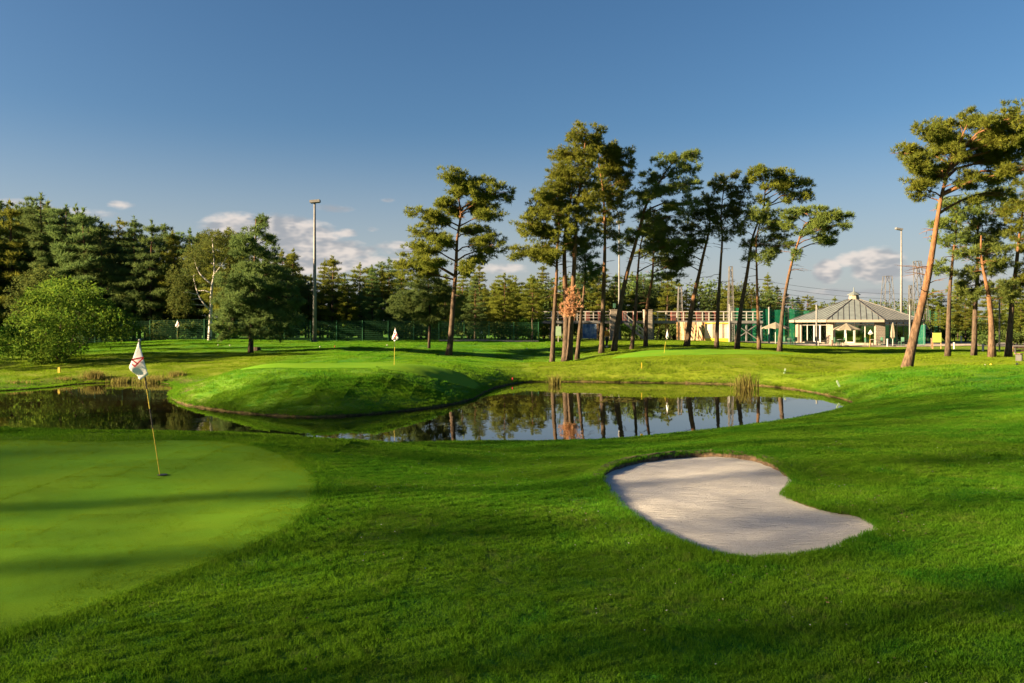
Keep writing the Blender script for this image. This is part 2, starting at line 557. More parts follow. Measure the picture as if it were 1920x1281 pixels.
M = {}
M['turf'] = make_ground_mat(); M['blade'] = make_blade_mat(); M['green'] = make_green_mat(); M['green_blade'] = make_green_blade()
M['sand'] = make_sand_mat(); M['water'] = make_water_mat()
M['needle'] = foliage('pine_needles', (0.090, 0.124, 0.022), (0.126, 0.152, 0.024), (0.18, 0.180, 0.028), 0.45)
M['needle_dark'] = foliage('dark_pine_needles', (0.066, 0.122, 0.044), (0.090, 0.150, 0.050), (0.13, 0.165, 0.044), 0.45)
M['needle_mid'] = foliage('olive_pine_needles', (0.082, 0.120, 0.032), (0.110, 0.146, 0.034), (0.16, 0.172, 0.036), 0.46)
M['locust'] = foliage('locust_leaves', (0.048, 0.135, 0.020), (0.078, 0.170, 0.024), (0.16, 0.20, 0.02), 0.45)
M['birch_leaf'] = foliage('birch_leaves', (0.050, 0.085, 0.026), (0.075, 0.110, 0.030), (0.14, 0.14, 0.03), 0.4)
M['shrub_leaf'] = foliage('shrub_leaves', (0.040, 0.075, 0.018), (0.07, 0.11, 0.03), (0.11, 0.13, 0.04), 0.35)
M['dead_leaf'] = foliage('dead_needles', (0.40, 0.22, 0.12), (0.50, 0.30, 0.18), (0.56, 0.38, 0.24), 0.5)
M['reed'] = foliage('reed_blades', (0.11, 0.12, 0.03), (0.17, 0.16, 0.045), (0.26, 0.22, 0.08), 0.35)
M['bark'] = make_bark('pine_bark', (0.085, 0.064, 0.048), (0.15, 0.080, 0.040), 3.5, 9.0)
M['bark_lit'] = make_bark('orange_pine_bark', (0.115, 0.080, 0.054), (0.17, 0.088, 0.044), 1.0, 6.0)
M['bark_dark'] = make_bark('wood_bark', (0.060, 0.046, 0.036), (0.11, 0.065, 0.036), 4.0, 10.0)
M['birch'] = make_birch_bark()
M['soil'] = simple('bunker_soil', (0.10, 0.070, 0.042), 0.95, var=0.35, scale=14, bump=0.8)
M['asphalt'] = simple('asphalt', (0.13, 0.125, 0.12), 0.9, var=0.2, scale=2.0)
M['paving'] = simple('paving', (0.36, 0.31, 0.26), 0.85, var=0.15, scale=3.0)
M['gravel'] = simple('gravel', (0.30, 0.28, 0.25), 0.95, var=0.3, scale=20)
M['white'] = simple('white_paint', (0.34, 0.335, 0.32), 0.5, var=0.06)
M['cloth'] = simple('flag_cloth', (0.80, 0.79, 0.78), 0.8, var=0.06, scale=14)
M['red'] = simple('red_print', (0.70, 0.04, 0.07), 0.7, var=0.2, scale=40)
M['yellow'] = simple('yellow_paint', (0.42, 0.33, 0.03), 0.5, var=0.1, scale=20)
M['black'] = simple('black_paint', (0.015, 0.015, 0.015), 0.5)
M['steel'] = simple('galvanised_steel', (0.06, 0.062, 0.065), 0.65, 0.0, var=0.12, scale=4)
M['steel_light'] = simple('light_steel', (0.14, 0.145, 0.15), 0.6, 0.0, var=0.1, scale=4)
M['roof'] = simple('zinc_roof', (0.105, 0.128, 0.135), 0.65, 0.0, var=0.1, scale=1.2)
M['seam'] = simple('zinc_seam', (0.07, 0.072, 0.075), 0.6, 0.1)
M['fascia'] = simple('cream_fascia', (0.19, 0.168, 0.135), 0.6, var=0.06)
M['render'] = simple('cream_render', (0.19, 0.168, 0.138), 0.85, var=0.10, scale=2)
M['stone'] = make_blockwork()
M['glass'] = make_glass('window_glass')
M['wood'] = simple('raw_timber', (0.36, 0.22, 0.11), 0.8, var=0.3, scale=5)
M['darkwood'] = simple('weathered_timber', (0.13, 0.085, 0.055), 0.85, var=0.3, scale=5)
M['maroon'] = simple('maroon_panel', (0.085, 0.028, 0.022), 0.7, var=0.2, scale=4)
M['greenpaint'] = simple('green_fence_paint', (0.03, 0.12, 0.055), 0.5, var=0.1)
M['lime'] = simple('lime_board', (0.26, 0.33, 0.07), 0.6, var=0.06)
M['palegreen'] = simple('pale_green_board', (0.20, 0.30, 0.20), 0.6, var=0.06)
M['canvas'] = simple('parasol_canvas', (0.15, 0.14, 0.11), 0.9, var=0.1, scale=3)
M['greenchair'] = simple('dark_green_plastic', (0.03, 0.09, 0.06), 0.5)
M['net'] = make_net('green_net', (0.012, 0.15, 0.085), 0.72)
M['net_thin'] = make_net('thin_green_net', (0.03, 0.20, 0.14), 0.45)
M['orange'] = simple('orange_cloth', (0.55, 0.24, 0.02), 0.8, var=0.15, scale=9)
M['trouser'] = simple('dark_trousers', (0.02, 0.02, 0.025), 0.85)
M['skin'] = simple('skin', (0.45, 0.26, 0.18), 0.6, var=0.05)
M['hair'] = simple('brown_hair', (0.06, 0.035, 0.02), 0.8)
M['banner_blue'] = make_print('blue_banner_print', [(0.02, 0.04, 0.10), (0.05, 0.12, 0.26), (0.18, 0.26, 0.36), (0.5, 0.55, 0.6)], 0.9)
M['banner_beige'] = make_print('faded_banner_print', [(0.52, 0.36, 0.24), (0.62, 0.50, 0.40), (0.66, 0.60, 0.52)], 0.8)
M['banner_wood'] = make_print('board_banner_print', [(0.30, 0.18, 0.10), (0.55, 0.40, 0.26), (0.62, 0.54, 0.44)], 1.6, mapping=(2.2, 1, 0.5))
M['banner_yellow'] = simple('yellow_banner_hem', (0.72, 0.55, 0.05), 0.6, var=0.08)
M['lamp'] = simple('lamp_housing', (0.20, 0.20, 0.20), 0.5, 0.4)

# ------------------------------------------------------------------ terrain
ctl = []


def g_(px, py, d):
    p = W(px, py, d); ctl.append((p.x, p.y, p.z))


ctl += [(0, 0, 1.4), (-8, 0, 1.42), (8, 0, 1.4), (0, 4.3, 1.40), (-4, 4.3, 1.41), (4, 4.3, 1.41), (0, -12, 1.5), (-18, -10, 1.55), (18, -10, 1.5),
        (-3, 5, 1.40), (-9, 5, 1.42), (-2.4, 9.7, 1.38), (-4.6, 10.2, 1.39), (-9, 13.2, 1.40), (-13, 10, 1.45), (-5.3, 13.2, 1.39),
        (-6, 14.5, 1.42), (-10, 14.6, 1.46), (-14, 14.6, 1.46), (-3.4, 14.2, 1.28), (-6, 17, .72), (-10, 17, .75), (-16, 17, .75),
        (0, 8, 1.38), (0, 12, 1.08), (0, 16, .68), (0, 20, .30), (-3, 17, .72), (2.0, 6.8, 1.37), (3.4, 13, 1.25), (3.8, 8, 1.36), (1.3, 10.7, 1.28),
        (4, 18, .62), (2, 20, .34), (8, 20, .66), (6, 15, 1.08), (10, 10, 1.3), (8, 6, 1.4), (13, 20, .85), (16, 28, .72), (12, 25, .50), (8, 24, .32),
        (20, 25, 1.05), (17.5, 32, .78), (22, 36, 1.22), (16.5, 38.5, .80), (19, 35, 1.0), (25, 32, 1.35), (27, 24, 1.3), (20.4, 40, 1.2), (18.5, 14, 1.2),
        (-12.8, 37.5, 1.30), (-13.8, 40, 1.24), (-9, 35.6, 1.34), (-5, 35.0, 1.34), (-2.0, 37.2, 1.28), (-.8, 40.5, 1.02), (-6, 40, 1.33), (-10, 41, 1.30), (-7, 37.5, 1.33),
        (-15.8, 39.5, .6), (-16, 43, .45), (-9, 45.5, 1.15), (-4, 46, 1.05),
        (-60, 20, 1.5), (-60, 60, 1.5), (-60, -30, 1.5), (60, 20, 1.4), (60, 60, 1.1), (60, -30, 1.5), (0, -60, 1.5), (-40, 110, 1.7), (40, 125, 1.1),
        (90, 100, 1.1), (-90, 100, 1.6), (0, 125, 1.6), (-90, 0, 1.5), (90, 0, 1.4), (-36, 12, 1.4), (-40, 42, 1.0), (35, 30, 1.35), (32, 45, 1.25)]
for q in [(1100, 682, 50), (1200, 673, 52), (1300, 669, 53), (1400, 668, 53), (1480, 669, 53), (1508, 673, 51.5), (1528, 688, 49), (1545, 702, 46), (1555, 698, 49), (1250, 663, 58), (1400, 660, 60), (1150, 665, 61),
          (1036, 682, 60), (1065, 680, 61), (1082, 674, 62), (1128, 662, 64), (1150, 660, 64), (1183, 655, 66), (1210, 650, 68), (1289, 649, 67), (1344, 652, 66),
          (1383, 655, 65), (1423, 657, 64), (1462, 660, 62), (1100, 640, 85), (1300, 640, 85), (1050, 637, 95), (1350, 640, 95), (1600, 648, 95), (1480, 648, 94),
          (1750, 660, 70), (1776, 668, 52), (1828, 668, 53), (1858, 670, 51), (1892, 670, 51), (1800, 648, 95), (1900, 655, 80), (1560, 668, 62), (1640, 675, 52), (1585, 700, 42),
          (843, 672, 58), (960, 640, 80), (800, 638, 80), (700, 648, 66), (700, 668, 52), (960, 688, 50), (590, 641, 75), (480, 662, 60), (393, 640, 71), (250, 642, 72),
          (100, 650, 70), (0, 655, 70), (130, 675, 55), (300, 690, 50), (0, 690, 52), (560, 650, 66), (420, 668, 57), (870, 655, 68), (900, 680, 52)]:
    g_(*q)
ctl = np.array(ctl)


def tps_fit(P):
    xy = P[:, :2]; n = len(P)
    d = np.linalg.norm(xy[:, None] - xy[None], axis=2)
    K = np.where(d > 0, d * d * np.log(d + 1e-9), 0) + np.eye(n) * 1.5
    A = np.zeros((n + 3, n + 3)); A[:n, :n] = K
    Q = np.c_[np.ones(n), xy]; A[:n, n:] = Q; A[n:, :n] = Q.T
    return np.linalg.solve(A, np.r_[P[:, 2], 0, 0, 0])


TPS = tps_fit(ctl)


def tps(x, y):
    out = np.zeros_like(x)
    n = len(ctl)
    for s in range(0, len(x), 40000):
        xs = x[s:s + 40000]; ys = y[s:s + 40000]
        d2 = (xs[:, None] - ctl[None, :, 0]) ** 2 + (ys[:, None] - ctl[None, :, 1]) ** 2
        out[s:s + 40000] = (0.5 * d2 * np.log(d2 + 1e-12)) @ TPS[:n] + TPS[n] + TPS[n + 1] * xs + TPS[n + 2] * ys
    return out


def wpx(px, py, z=0.0):
    d = F * (ZC - z) / (py - HOR)
    return ((px - 960) / F * d, d)


pond = [(-34, 34), (-31, 41)] + [wpx(*q) for q in
        [(-120, 735), (0, 733), (90, 727), (150, 720), (250, 717), (318, 720), (330, 728), (322, 737), (322, 746), (345, 758), (400, 768), (470, 776), (560, 782), (650, 780),
         (740, 772), (820, 763), (875, 751), (900, 740), (925, 728), (970, 718), (1010, 716), (1100, 716), (1150, 717), (1240, 718), (1340, 720), (1420, 723), (1480, 729),
         (1515, 734), (1560, 743), (1606, 757), (1580, 770), (1530, 782), (1440, 796), (1350, 808), (1250, 820), (1150, 829), (1000, 833), (900, 832)]] + \
       [(-3, 22), (-6, 20.5), (-12, 20), (-20, 20.5), (-29, 23)]


def smooth_poly(poly, n):
    """closed Catmull-Rom through the points"""
    P = np.array(poly); m = len(P); out = []
    for i in range(m):
        p0, p1, p2, p3 = P[i - 1], P[i], P[(i + 1) % m], P[(i + 2) % m]
        for k in range(n):
            t = k / n
            out.append(0.5 * ((2 * p1) + (-p0 + p2) * t + (2 * p0 - 5 * p1 + 4 * p2 - p3) * t * t + (-p0 + 3 * p1 - 3 * p2 + p3) * t ** 3))
    return np.array(out)


pond = smooth_poly(pond, 3)


def inside(poly, x, y):
    r = np.zeros(len(x), dtype=bool)
    n = len(poly); j = n - 1
    for i in range(n):
        xi, yi = poly[i]; xj, yj = poly[j]
        if yi != yj:
            c = ((yi > y) != (yj > y)) & (x < (xj - xi) * (y - yi) / (yj - yi) + xi)
            r ^= c
        j = i
    return r


def edge_dist(poly, x, y):
    best = np.full(len(x), 1e9)
    n = len(poly)
    for i in range(n):
        ax, ay = poly[i]; bx, by = poly[(i + 1) % n]
        dx, dy = bx - ax, by - ay
        L = dx * dx + dy * dy + 1e-12
        t = np.clip(((x - ax) * dx + (y - ay) * dy) / L, 0, 1)
        best = np.minimum(best, (x - ax - t * dx) ** 2 + (y - ay - t * dy) ** 2)
    return np.sqrt(best)


def near_box(poly, x, y, pad):
    return (x > poly[:, 0].min() - pad) & (x < poly[:, 0].max() + pad) & (y > poly[:, 1].min() - pad) & (y < poly[:, 1].max() + pad)


def lumps(x, y):
    return 0.035 * np.sin(x * 0.9 + 1.3 * np.sin(y * 0.41)) * np.sin(y * 0.7 + 0.8 * np.sin(x * 0.53)) + 0.012 * np.sin(x * 2.7 + y * 0.6) * np.sin(y * 2.1 - x * 0.4)


def base_h(x, y):
    r = np.hypot(x, y)
    z = tps(x, y)
    f = np.clip((r - 95) / 40, 0, 1); f = f * f * (3 - 2 * f)
    z = np.clip(z, -1, 3) * (1 - f) + 1.2 * f
    z = z + lumps(x, y) * np.clip((r - 3) / 8, 0.2, 1)
    k = near_box(pond, x, y, 14)
    if k.any():
        xs, ys, zs = x[k], y[k], z[k]
        d = edge_dist(pond, xs, ys); ins = inside(pond, xs, ys)
        cap = 0.05 + 0.42 * d + 0.02 * np.sin(xs * 3.1) * np.sin(ys * 2.3)
        h = 0.25
        sm = -h * np.log(np.exp(-np.clip(zs, -2, 4) / h) + np.exp(-cap / h)) + h * 0.15
        zo = np.maximum(np.where(d < 13, sm, zs), 0.04 + 0.02 * d)
        zo = zo * (1 - np.clip((d - 9) / 5, 0, 1)) + np.maximum(zs, 0.1) * np.clip((d - 9) / 5, 0, 1)
        zi = -0.03 - np.minimum(d * 0.3, 0.8)
        z[k] = np.where(ins, zi, zo)
    return z


def z1(x, y):
    return float(base_h(np.array([float(x)]), np.array([float(y)]))[0])


# bunker outline (photo pixels on the ground around it)
bpx = [(1132, 895), (1140, 885), (1160, 873), (1190, 863), (1230, 857), (1270, 852), (1300, 850), (1340, 849), (1385, 852), (1420, 861), (1450, 875), (1470, 889),
       (1482, 900), (1478, 911), (1464, 924), (1480, 936), (1510, 948), (1540, 957), (1570, 962), (1600, 967), (1622, 976), (1639, 985), (1630, 997), (1608, 1006), (1580, 1018),
       (1545, 1031), (1510, 1038), (1470, 1042), (1430, 1045), (1395, 1044), (1340, 1036), (1310, 1026), (1270, 1010), (1230, 990), (1200, 970), (1170, 945), (1150, 925), (1138, 910)]


def px_ground(px, py, zg=1.35):
    d = 10.0
    z = zg
    for _ in range(25):
        d = 0.5 * d + 0.5 * F * (ZC - z) / (py - HOR)
        z = z1((px - 960) / F * d, d)
    return ((px - 960) / F * d, d)


bunker = smooth_poly([px_ground(*q) for q in bpx], 4)
jr = np.random.default_rng(3)
_t = np.roll(bunker, -1, 0) - np.roll(bunker, 1, 0); _n = np.c_[_t[:, 1], -_t[:, 0]]; _n /= np.linalg.norm(_n, axis=1)[:, None]
if ((bunker - bunker.mean(0)) * _n).sum() < 0: _n = -_n
bunker = bunker + _n * 0.075 + jr.normal(0, 0.012, bunker.shape)
BC = bunker.mean(axis=0)

gpx4 = [(-700, 835), (-300, 829), (0, 828), (150, 829), (300, 827), (400, 828), (470, 837), (530, 857), (575, 884), (594, 908), (588, 938), (560, 975), (480, 1020), (380, 1060), (250, 1110),
        (100, 1165), (0, 1195), (-250, 1262), (-700, 1150)]
green4 = smooth_poly([px_ground(*q) for q in gpx4], 6)
green2 = smooth_poly([(-13, 37.6), (-10, 36.3), (-5.5, 35.8), (-2.6, 37.3), (-1.6, 39.6), (-3, 42), (-7, 43), (-11, 42.3), (-13.5, 40)], 8)
green3 = smooth_poly([W(1150, 668, 54.5).xy[:], W(1300, 667, 54).xy[:], W(1450, 667, 54).xy[:], W(1500, 664, 57).xy[:], W(1440, 660, 61).xy[:], W(1300, 658, 63).xy[:], W(1180, 660, 61).xy[:]], 8)
road = smooth_poly([(44, 92.5), (52, 92), (58, 84), (70, 70), (84, 60), (90, 66), (78, 82), (70, 96), (60, 103), (50, 103), (44, 100)], 5)
terrace = np.array([(28, 88.0), (34, 87.5), (44, 88.5), (56, 91.5), (56, 93.5), (54, 108), (30, 108)])


def ground_h(x, y):
    z = base_h(x, y)
    k = near_box(bunker, x, y, 1.0)
    if k.any():
        xs, ys = x[k], y[k]
        ins = inside(bunker, xs, ys); d = edge_dist(bunker, xs, ys)
        far = np.clip((ys - 9) / 3, 0, 1)
        up = 0.02 * np.exp(-(d / 0.25) ** 2) * far
        z[k] = np.where(ins, z[k] - 0.42 * np.clip(d / 0.05, 0, 1), z[k] + up)
    return z


def zg(x, y):
    return float(ground_h(np.array([float(x)]), np.array([float(y)]))[0])


def build_ground():
    a_in = np.linspace(-42, 42, 520)
    a_out = np.linspace(42, 318, 110)[1:-1]
    ang = np.radians(np.r_[a_in, a_out])
    rad = [0.4]
    while rad[-1] < 3000:
        r = rad[-1]
        rad.append(r * (1.10 if r < 3 else 1.0085 if r < 75 else 1.02 if r < 140 else 1.25))
    rad = np.array(rad)
    A, Rr = np.meshgrid(ang, rad)
    x = (Rr * np.sin(A)).ravel(); y = (Rr * np.cos(A)).ravel()
    z = ground_h(x, y)
    na, nr = len(ang), len(rad)
    i = np.arange(nr - 1)[:, None] * na; j = np.arange(na)[None]
    j2 = (j + 1) % na
    q = np.stack([i + j, i + na + j, i + na + j2, i + j2], axis=2).reshape(-1, 4)[:, ::-1]
    # bare soil at the waterline and along the cut left bank
    soil = np.zeros(len(x))
    k = near_box(pond, x, y, 4)
    d = edge_dist(pond, x[k], y[k])
    wv = 0.5 + 0.5 * np.sin(x[k] * 1.3 + 2 * np.sin(y[k] * .8)) * np.sin(y[k] * 1.7 + np.sin(x[k] * .6))
    s = np.clip(1 - d / (0.15 + 0.7 * wv), 0, 1)
    left = (x[k] < -13) & (y[k] > 36)
    s = np.maximum(s, np.where(left, np.clip(1.25 - d / 1.7, 0, 1), 0))
    s = np.where(inside(pond, x[k], y[k]), 1, s)
    soil[k] = s
    verts = np.c_[x, y, z]
    # close the centre under the camera
    verts = np.r_[verts, [[0, 0, zg(0, 0)]]]; c = len(verts) - 1
    soil = np.r_[soil, 0]
    tri = np.array([[j0, (j0 + 1) % na, c, c] for j0 in range(na)])
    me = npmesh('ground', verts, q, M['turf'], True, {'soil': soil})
    bm = bmesh.new(); bm.from_mesh(me); bm.verts.ensure_lookup_table()
    for t in tri:
        try: bm.faces.new((bm.verts[t[1]], bm.verts[t[0]], bm.verts[c])).smooth = True
        except ValueError: pass
    bm.normal_update(); bm.to_mesh(me); bm.free()
    o = link('ground', me); o['kind'] = 'structure'
    return o


def patch(name, poly, spacing, zfun, m, smooth=True):
    """sheet with the outline poly, draped over zfun"""
    poly = np.array(poly)
    x0, y0 = poly.min(axis=0); x1, y1 = poly.max(axis=0)
    gx, gy = np.meshgrid(np.arange(x0, x1, spacing), np.arange(y0, y1, spacing))
    gx = gx.ravel() + rng.uniform(-.2, .2, gx.size) * spacing; gy = gy.ravel() + rng.uniform(-.2, .2, gy.size) * spacing
    k = inside(poly, gx, gy); gx, gy = gx[k], gy[k]
    k = edge_dist(poly, gx, gy) > spacing * 0.4; gx, gy = gx[k], gy[k]
    pts = [Vector(p) for p in poly] + [Vector((a, b)) for a, b in zip(gx, gy)]
    n = len(poly)
    vs, es, fs, *_ = delaunay_2d_cdt(pts, [(i, (i + 1) % n) for i in range(n)], [list(range(n))], 1, 1e-5)
    co = np.array([(v[0], v[1]) for v in vs])
    z = zfun(co[:, 0], co[:, 1])
    tris = np.array([f for f in fs if len(f) == 3])
    v3 = np.c_[co, z]
    e1 = v3[tris[:, 1]] - v3[tris[:, 0]]; e2 = v3[tris[:, 2]] - v3[tris[:, 0]]
    flip = np.cross(e1, e2)[:, 2] < 0
    tris[flip] = tris[flip][:, ::-1]
    o = link(name, npmesh(name, v3, tris, m, smooth)); o['kind'] = 'structure'
    return o


ground = build_ground()
patch('putting_green', green4, 0.25, lambda x, y: base_h(x, y) + 0.014, M['green'])
patch('putting_green', green2, 0.4, lambda x, y: base_h(x, y) + 0.03, M['green'])
patch('putting_green', green3, 0.5, lambda x, y: base_h(x, y) + 0.03, M['green'])
patch('road', road, 1.2, lambda x, y: base_h(x, y) + 0.05, M['asphalt'])
patch('terrace_paving', terrace, 1.2, lambda x, y: base_h(x, y) + 0.06, M['paving'])


def sand_h(x, y):
    z = base_h(x, y); d = edge_dist(bunker, x, y)
    far = np.clip((y - 8.5) / 4, 0, 1)
    dep = 0.015 + 0.06 * far + 0.05 * (1 - np.exp(-d / 0.6)) * (1 - far * 0.7)
    return z - dep + 0.008 * np.sin(x * 9 + np.sin(y * 7)) * np.sin(y * 8)


patch('bunker_sand', bunker, 0.09, sand_h, M['sand'])
# soil lip round the bunker, thickest along the far edge
mb = MB()
nb = len(bunker)
zb = base_h(bunker[:, 0].copy(), bunker[:, 1].copy())
inn = []
for i in range(nb):
    t = bunker[(i + 1) % nb] - bunker[i - 1]
    nrm = np.array((-t[1], t[0])); nrm /= np.linalg.norm(nrm) + 1e-9
    if np.dot(nrm, BC - bunker[i]) < 0: nrm = -nrm
    inn.append(nrm)
vs = []
for i in range(nb):
    far = min(max((bunker[i][1] - 9.5) / 2.5, 0), 1)
    j = random.uniform(-.02, .02)
    for off, dz in ((-0.06 - 0.05 * far, 0.012 + 0.025 * far), (0.0, 0.012 + 0.03 * far + j), (0.03 + j * .5, -0.05), (0.07 + .05 * far + j, -0.30)):
        p = bunker[i] + inn[i] * off
        vs.append((p[0], p[1], zb[i] + dz * (0.35 + .65 * far if dz > 0 else 1)))
fs = []
for i in range(nb):
    i2 = (i + 1) % nb
    for k in range(3):
        fs.append((i * 4 + k, i2 * 4 + k, i2 * 4 + k + 1, i * 4 + k + 1))
mb.add(vs, fs)
o = mb.build('bunker_lip', M['soil']); o['kind'] = 'structure'

mb = MB(); mb.add([(-45, 17, 0), (18, 17, 0), (18, 50, 0), (-45, 50, 0)], [(0, 1, 2, 3)])
o = mb.build('pond_water', M['water']); o['kind'] = 'structure'

# ------------------------------------------------------------------ grass blades (uncountable: one object)


def make_tuft(name, nblade, rad, h, w, seed, m):
    r = np.random.default_rng(seed)
    vs = []; fs = []
    for i in range(nblade):
        a = r.uniform(0, 2 * math.pi); q = rad * math.sqrt(r.uniform(0, 1))
        bx, by = q * math.cos(a), q * math.sin(a)
        t = r.uniform(0, 2 * math.pi); lean = r.uniform(0.15, 0.9) * h
        hh = h * r.uniform(0.5, 1.0); ww = w * r.uniform(.7, 1.3)
        s = r.uniform(0, math.pi); sx, sy = math.cos(s) * ww / 2, math.sin(s) * ww / 2
        lx, ly = math.cos(t) * lean, math.sin(t) * lean
        o = len(vs)
        vs += [(bx - sx, by - sy, -0.01), (bx + sx, by + sy, -0.01), (bx + lx * .4 + sx * .7, by + ly * .4 + sy * .7, hh * .65), (bx + lx * .4 - sx * .7, by + ly * .4 - sy * .7, hh * .65), (bx + lx, by + ly, hh)]
        fs += [(o, o + 1, o + 2), (o, o + 2, o + 3), (o + 3, o + 2, o + 4)]
    me = npmesh(name, np.array(vs), np.array(fs), m)
    return bpy.data.objects.new(name, me)


def scatter_nodes(name, srcs):
    t = bpy.data.node_groups.new(name, 'GeometryNodeTree')
    t.interface.new_socket('Geometry', in_out='INPUT', socket_type='NodeSocketGeometry')
    t.interface.new_socket('Geometry', in_out='OUTPUT', socket_type='NodeSocketGeometry')
    gi = t.nodes.new('NodeGroupInput'); go = t.nodes.new('NodeGroupOutput')
    L = t.links.new
    jn = t.nodes.new('GeometryNodeJoinGeometry')
    def attr(nm, typ):
        a = t.nodes.new('GeometryNodeInputNamedAttribute'); a.data_type = typ; a.inputs[0].default_value = nm
        return a.outputs[0]
    sc = attr('sc', 'FLOAT_VECTOR'); ro = attr('rot', 'FLOAT_VECTOR'); va = attr('kind', 'INT')
    for i, src in enumerate(srcs):
        ip = t.nodes.new('GeometryNodeInstanceOnPoints')
        ob = t.nodes.new('GeometryNodeObjectInfo'); ob.inputs['Object'].default_value = src
        ob.inputs['As Instance'].default_value = True
        cp = t.nodes.new('FunctionNodeCompare'); cp.data_type = 'INT'; cp.operation = 'EQUAL'
        L(va, cp.inputs[2]); cp.inputs[3].default_value = i
        L(gi.outputs[0], ip.inputs['Points']); L(cp.outputs[0], ip.inputs['Selection'])
        L(ob.outputs['Geometry'], ip.inputs['Instance'])
        L(sc, ip.inputs['Scale']); L(ro, ip.inputs['Rotation'])
        L(ip.outputs[0], jn.inputs[0])
    L(jn.outputs[0], go.inputs[0])
    return t


def scatter(name, label, cat, pts, sc, rot, kind, srcs):
    me = bpy.data.meshes.new(name)
    me.vertices.add(len(pts)); me.vertices.foreach_set('co', pts.astype(np.float32).ravel())
    for an, arr in (('sc', sc), ('rot', rot)):
        a = me.attributes.new(an, 'FLOAT_VECTOR', 'POINT'); a.data.foreach_set('vector', arr.astype(np.float32).ravel())
    a = me.attributes.new('kind', 'INT', 'POINT'); a.data.foreach_set('value', kind.astype(np.int32))
    o = link(name, me)
    md = o.modifiers.new('scatter', 'NODES'); md.node_group = scatter_nodes(name + '_nodes', srcs)
    o['label'] = label; o['category'] = cat; o['kind'] = 'stuff'
    return o


def make_tile(name, size, dens, h, w, seed, m, single=False):
    r = np.random.default_rng(seed)
    n = int(size * size * dens)
    b = r.uniform(-.5, .5, (n, 2)) * size
    cl = 0.75 + 0.35 * np.sin(b[:, 0] * 21 + seed) * np.sin(b[:, 1] * 17 + 2 * seed) + 0.2 * np.sin(b[:, 0] * 47 + b[:, 1] * 31)
    t = r.uniform(0, 6.283, n); lean = r.uniform(.15, .95, n) * h
    hh = h * r.uniform(.45, 1.0, n) * cl; ww = w * r.uniform(.7, 1.3, n)
    a = r.uniform(0, math.pi, n)
    sx = np.c_[np.cos(a), np.sin(a)] * (ww / 2)[:, None]
    lx = np.c_[np.cos(t), np.sin(t)] * lean[:, None]
    z0 = np.full(n, -.012)
    A = np.c_[b - sx, z0]; B = np.c_[b + sx, z0]; E = np.c_[b + lx, hh]
    if single:
        v = np.stack([A, B, E], 1).reshape(-1, 3); f = np.arange(len(v)).reshape(-1, 3)
    else:
        Cc = np.c_[b + lx * .4 + sx * .75, hh * .65]; D = np.c_[b + lx * .4 - sx * .75, hh * .65]
        v = np.stack([A, B, Cc, D, E], 1).reshape(-1, 3)
        i = np.arange(n)[:, None] * 5
        f = np.concatenate([i + [0, 1, 2], i + [0, 2, 3], i + [3, 2, 4]])
    return bpy.data.objects.new(name, npmesh(name, v, f, m))


OUT = (green4, green2, green3, bunker, road, terrace, pond)


def normals_rot(x, y, yaw):
    e = .25
    gx = (base_h(x + e, y) - base_h(x - e, y)) / (2 * e); gy = (base_h(x, y + e) - base_h(x, y - e)) / (2 * e)
    out = []
    for a, b, w_ in zip(gx, gy, yaw):
        q = Vector((0, 0, 1)).rotation_difference(Vector((-a, -b, 1)).normalized()).to_matrix() @ Matrix.Rotation(w_, 3, 'Z')
        out.append(q.to_euler()[:])
    return np.array(out)


def free(x, y, pad):
    k = np.ones(len(x), dtype=bool)
    for p in OUT:
        nb_ = near_box(p, x, y, pad + .1)
        i = np.where(nb_ & k)[0]
        if len(i) == 0: continue
        bad = inside(p, x[i], y[i])
        if pad > 0: bad |= edge_dist(p, x[i], y[i]) < pad
        k[i] = ~bad
    return k


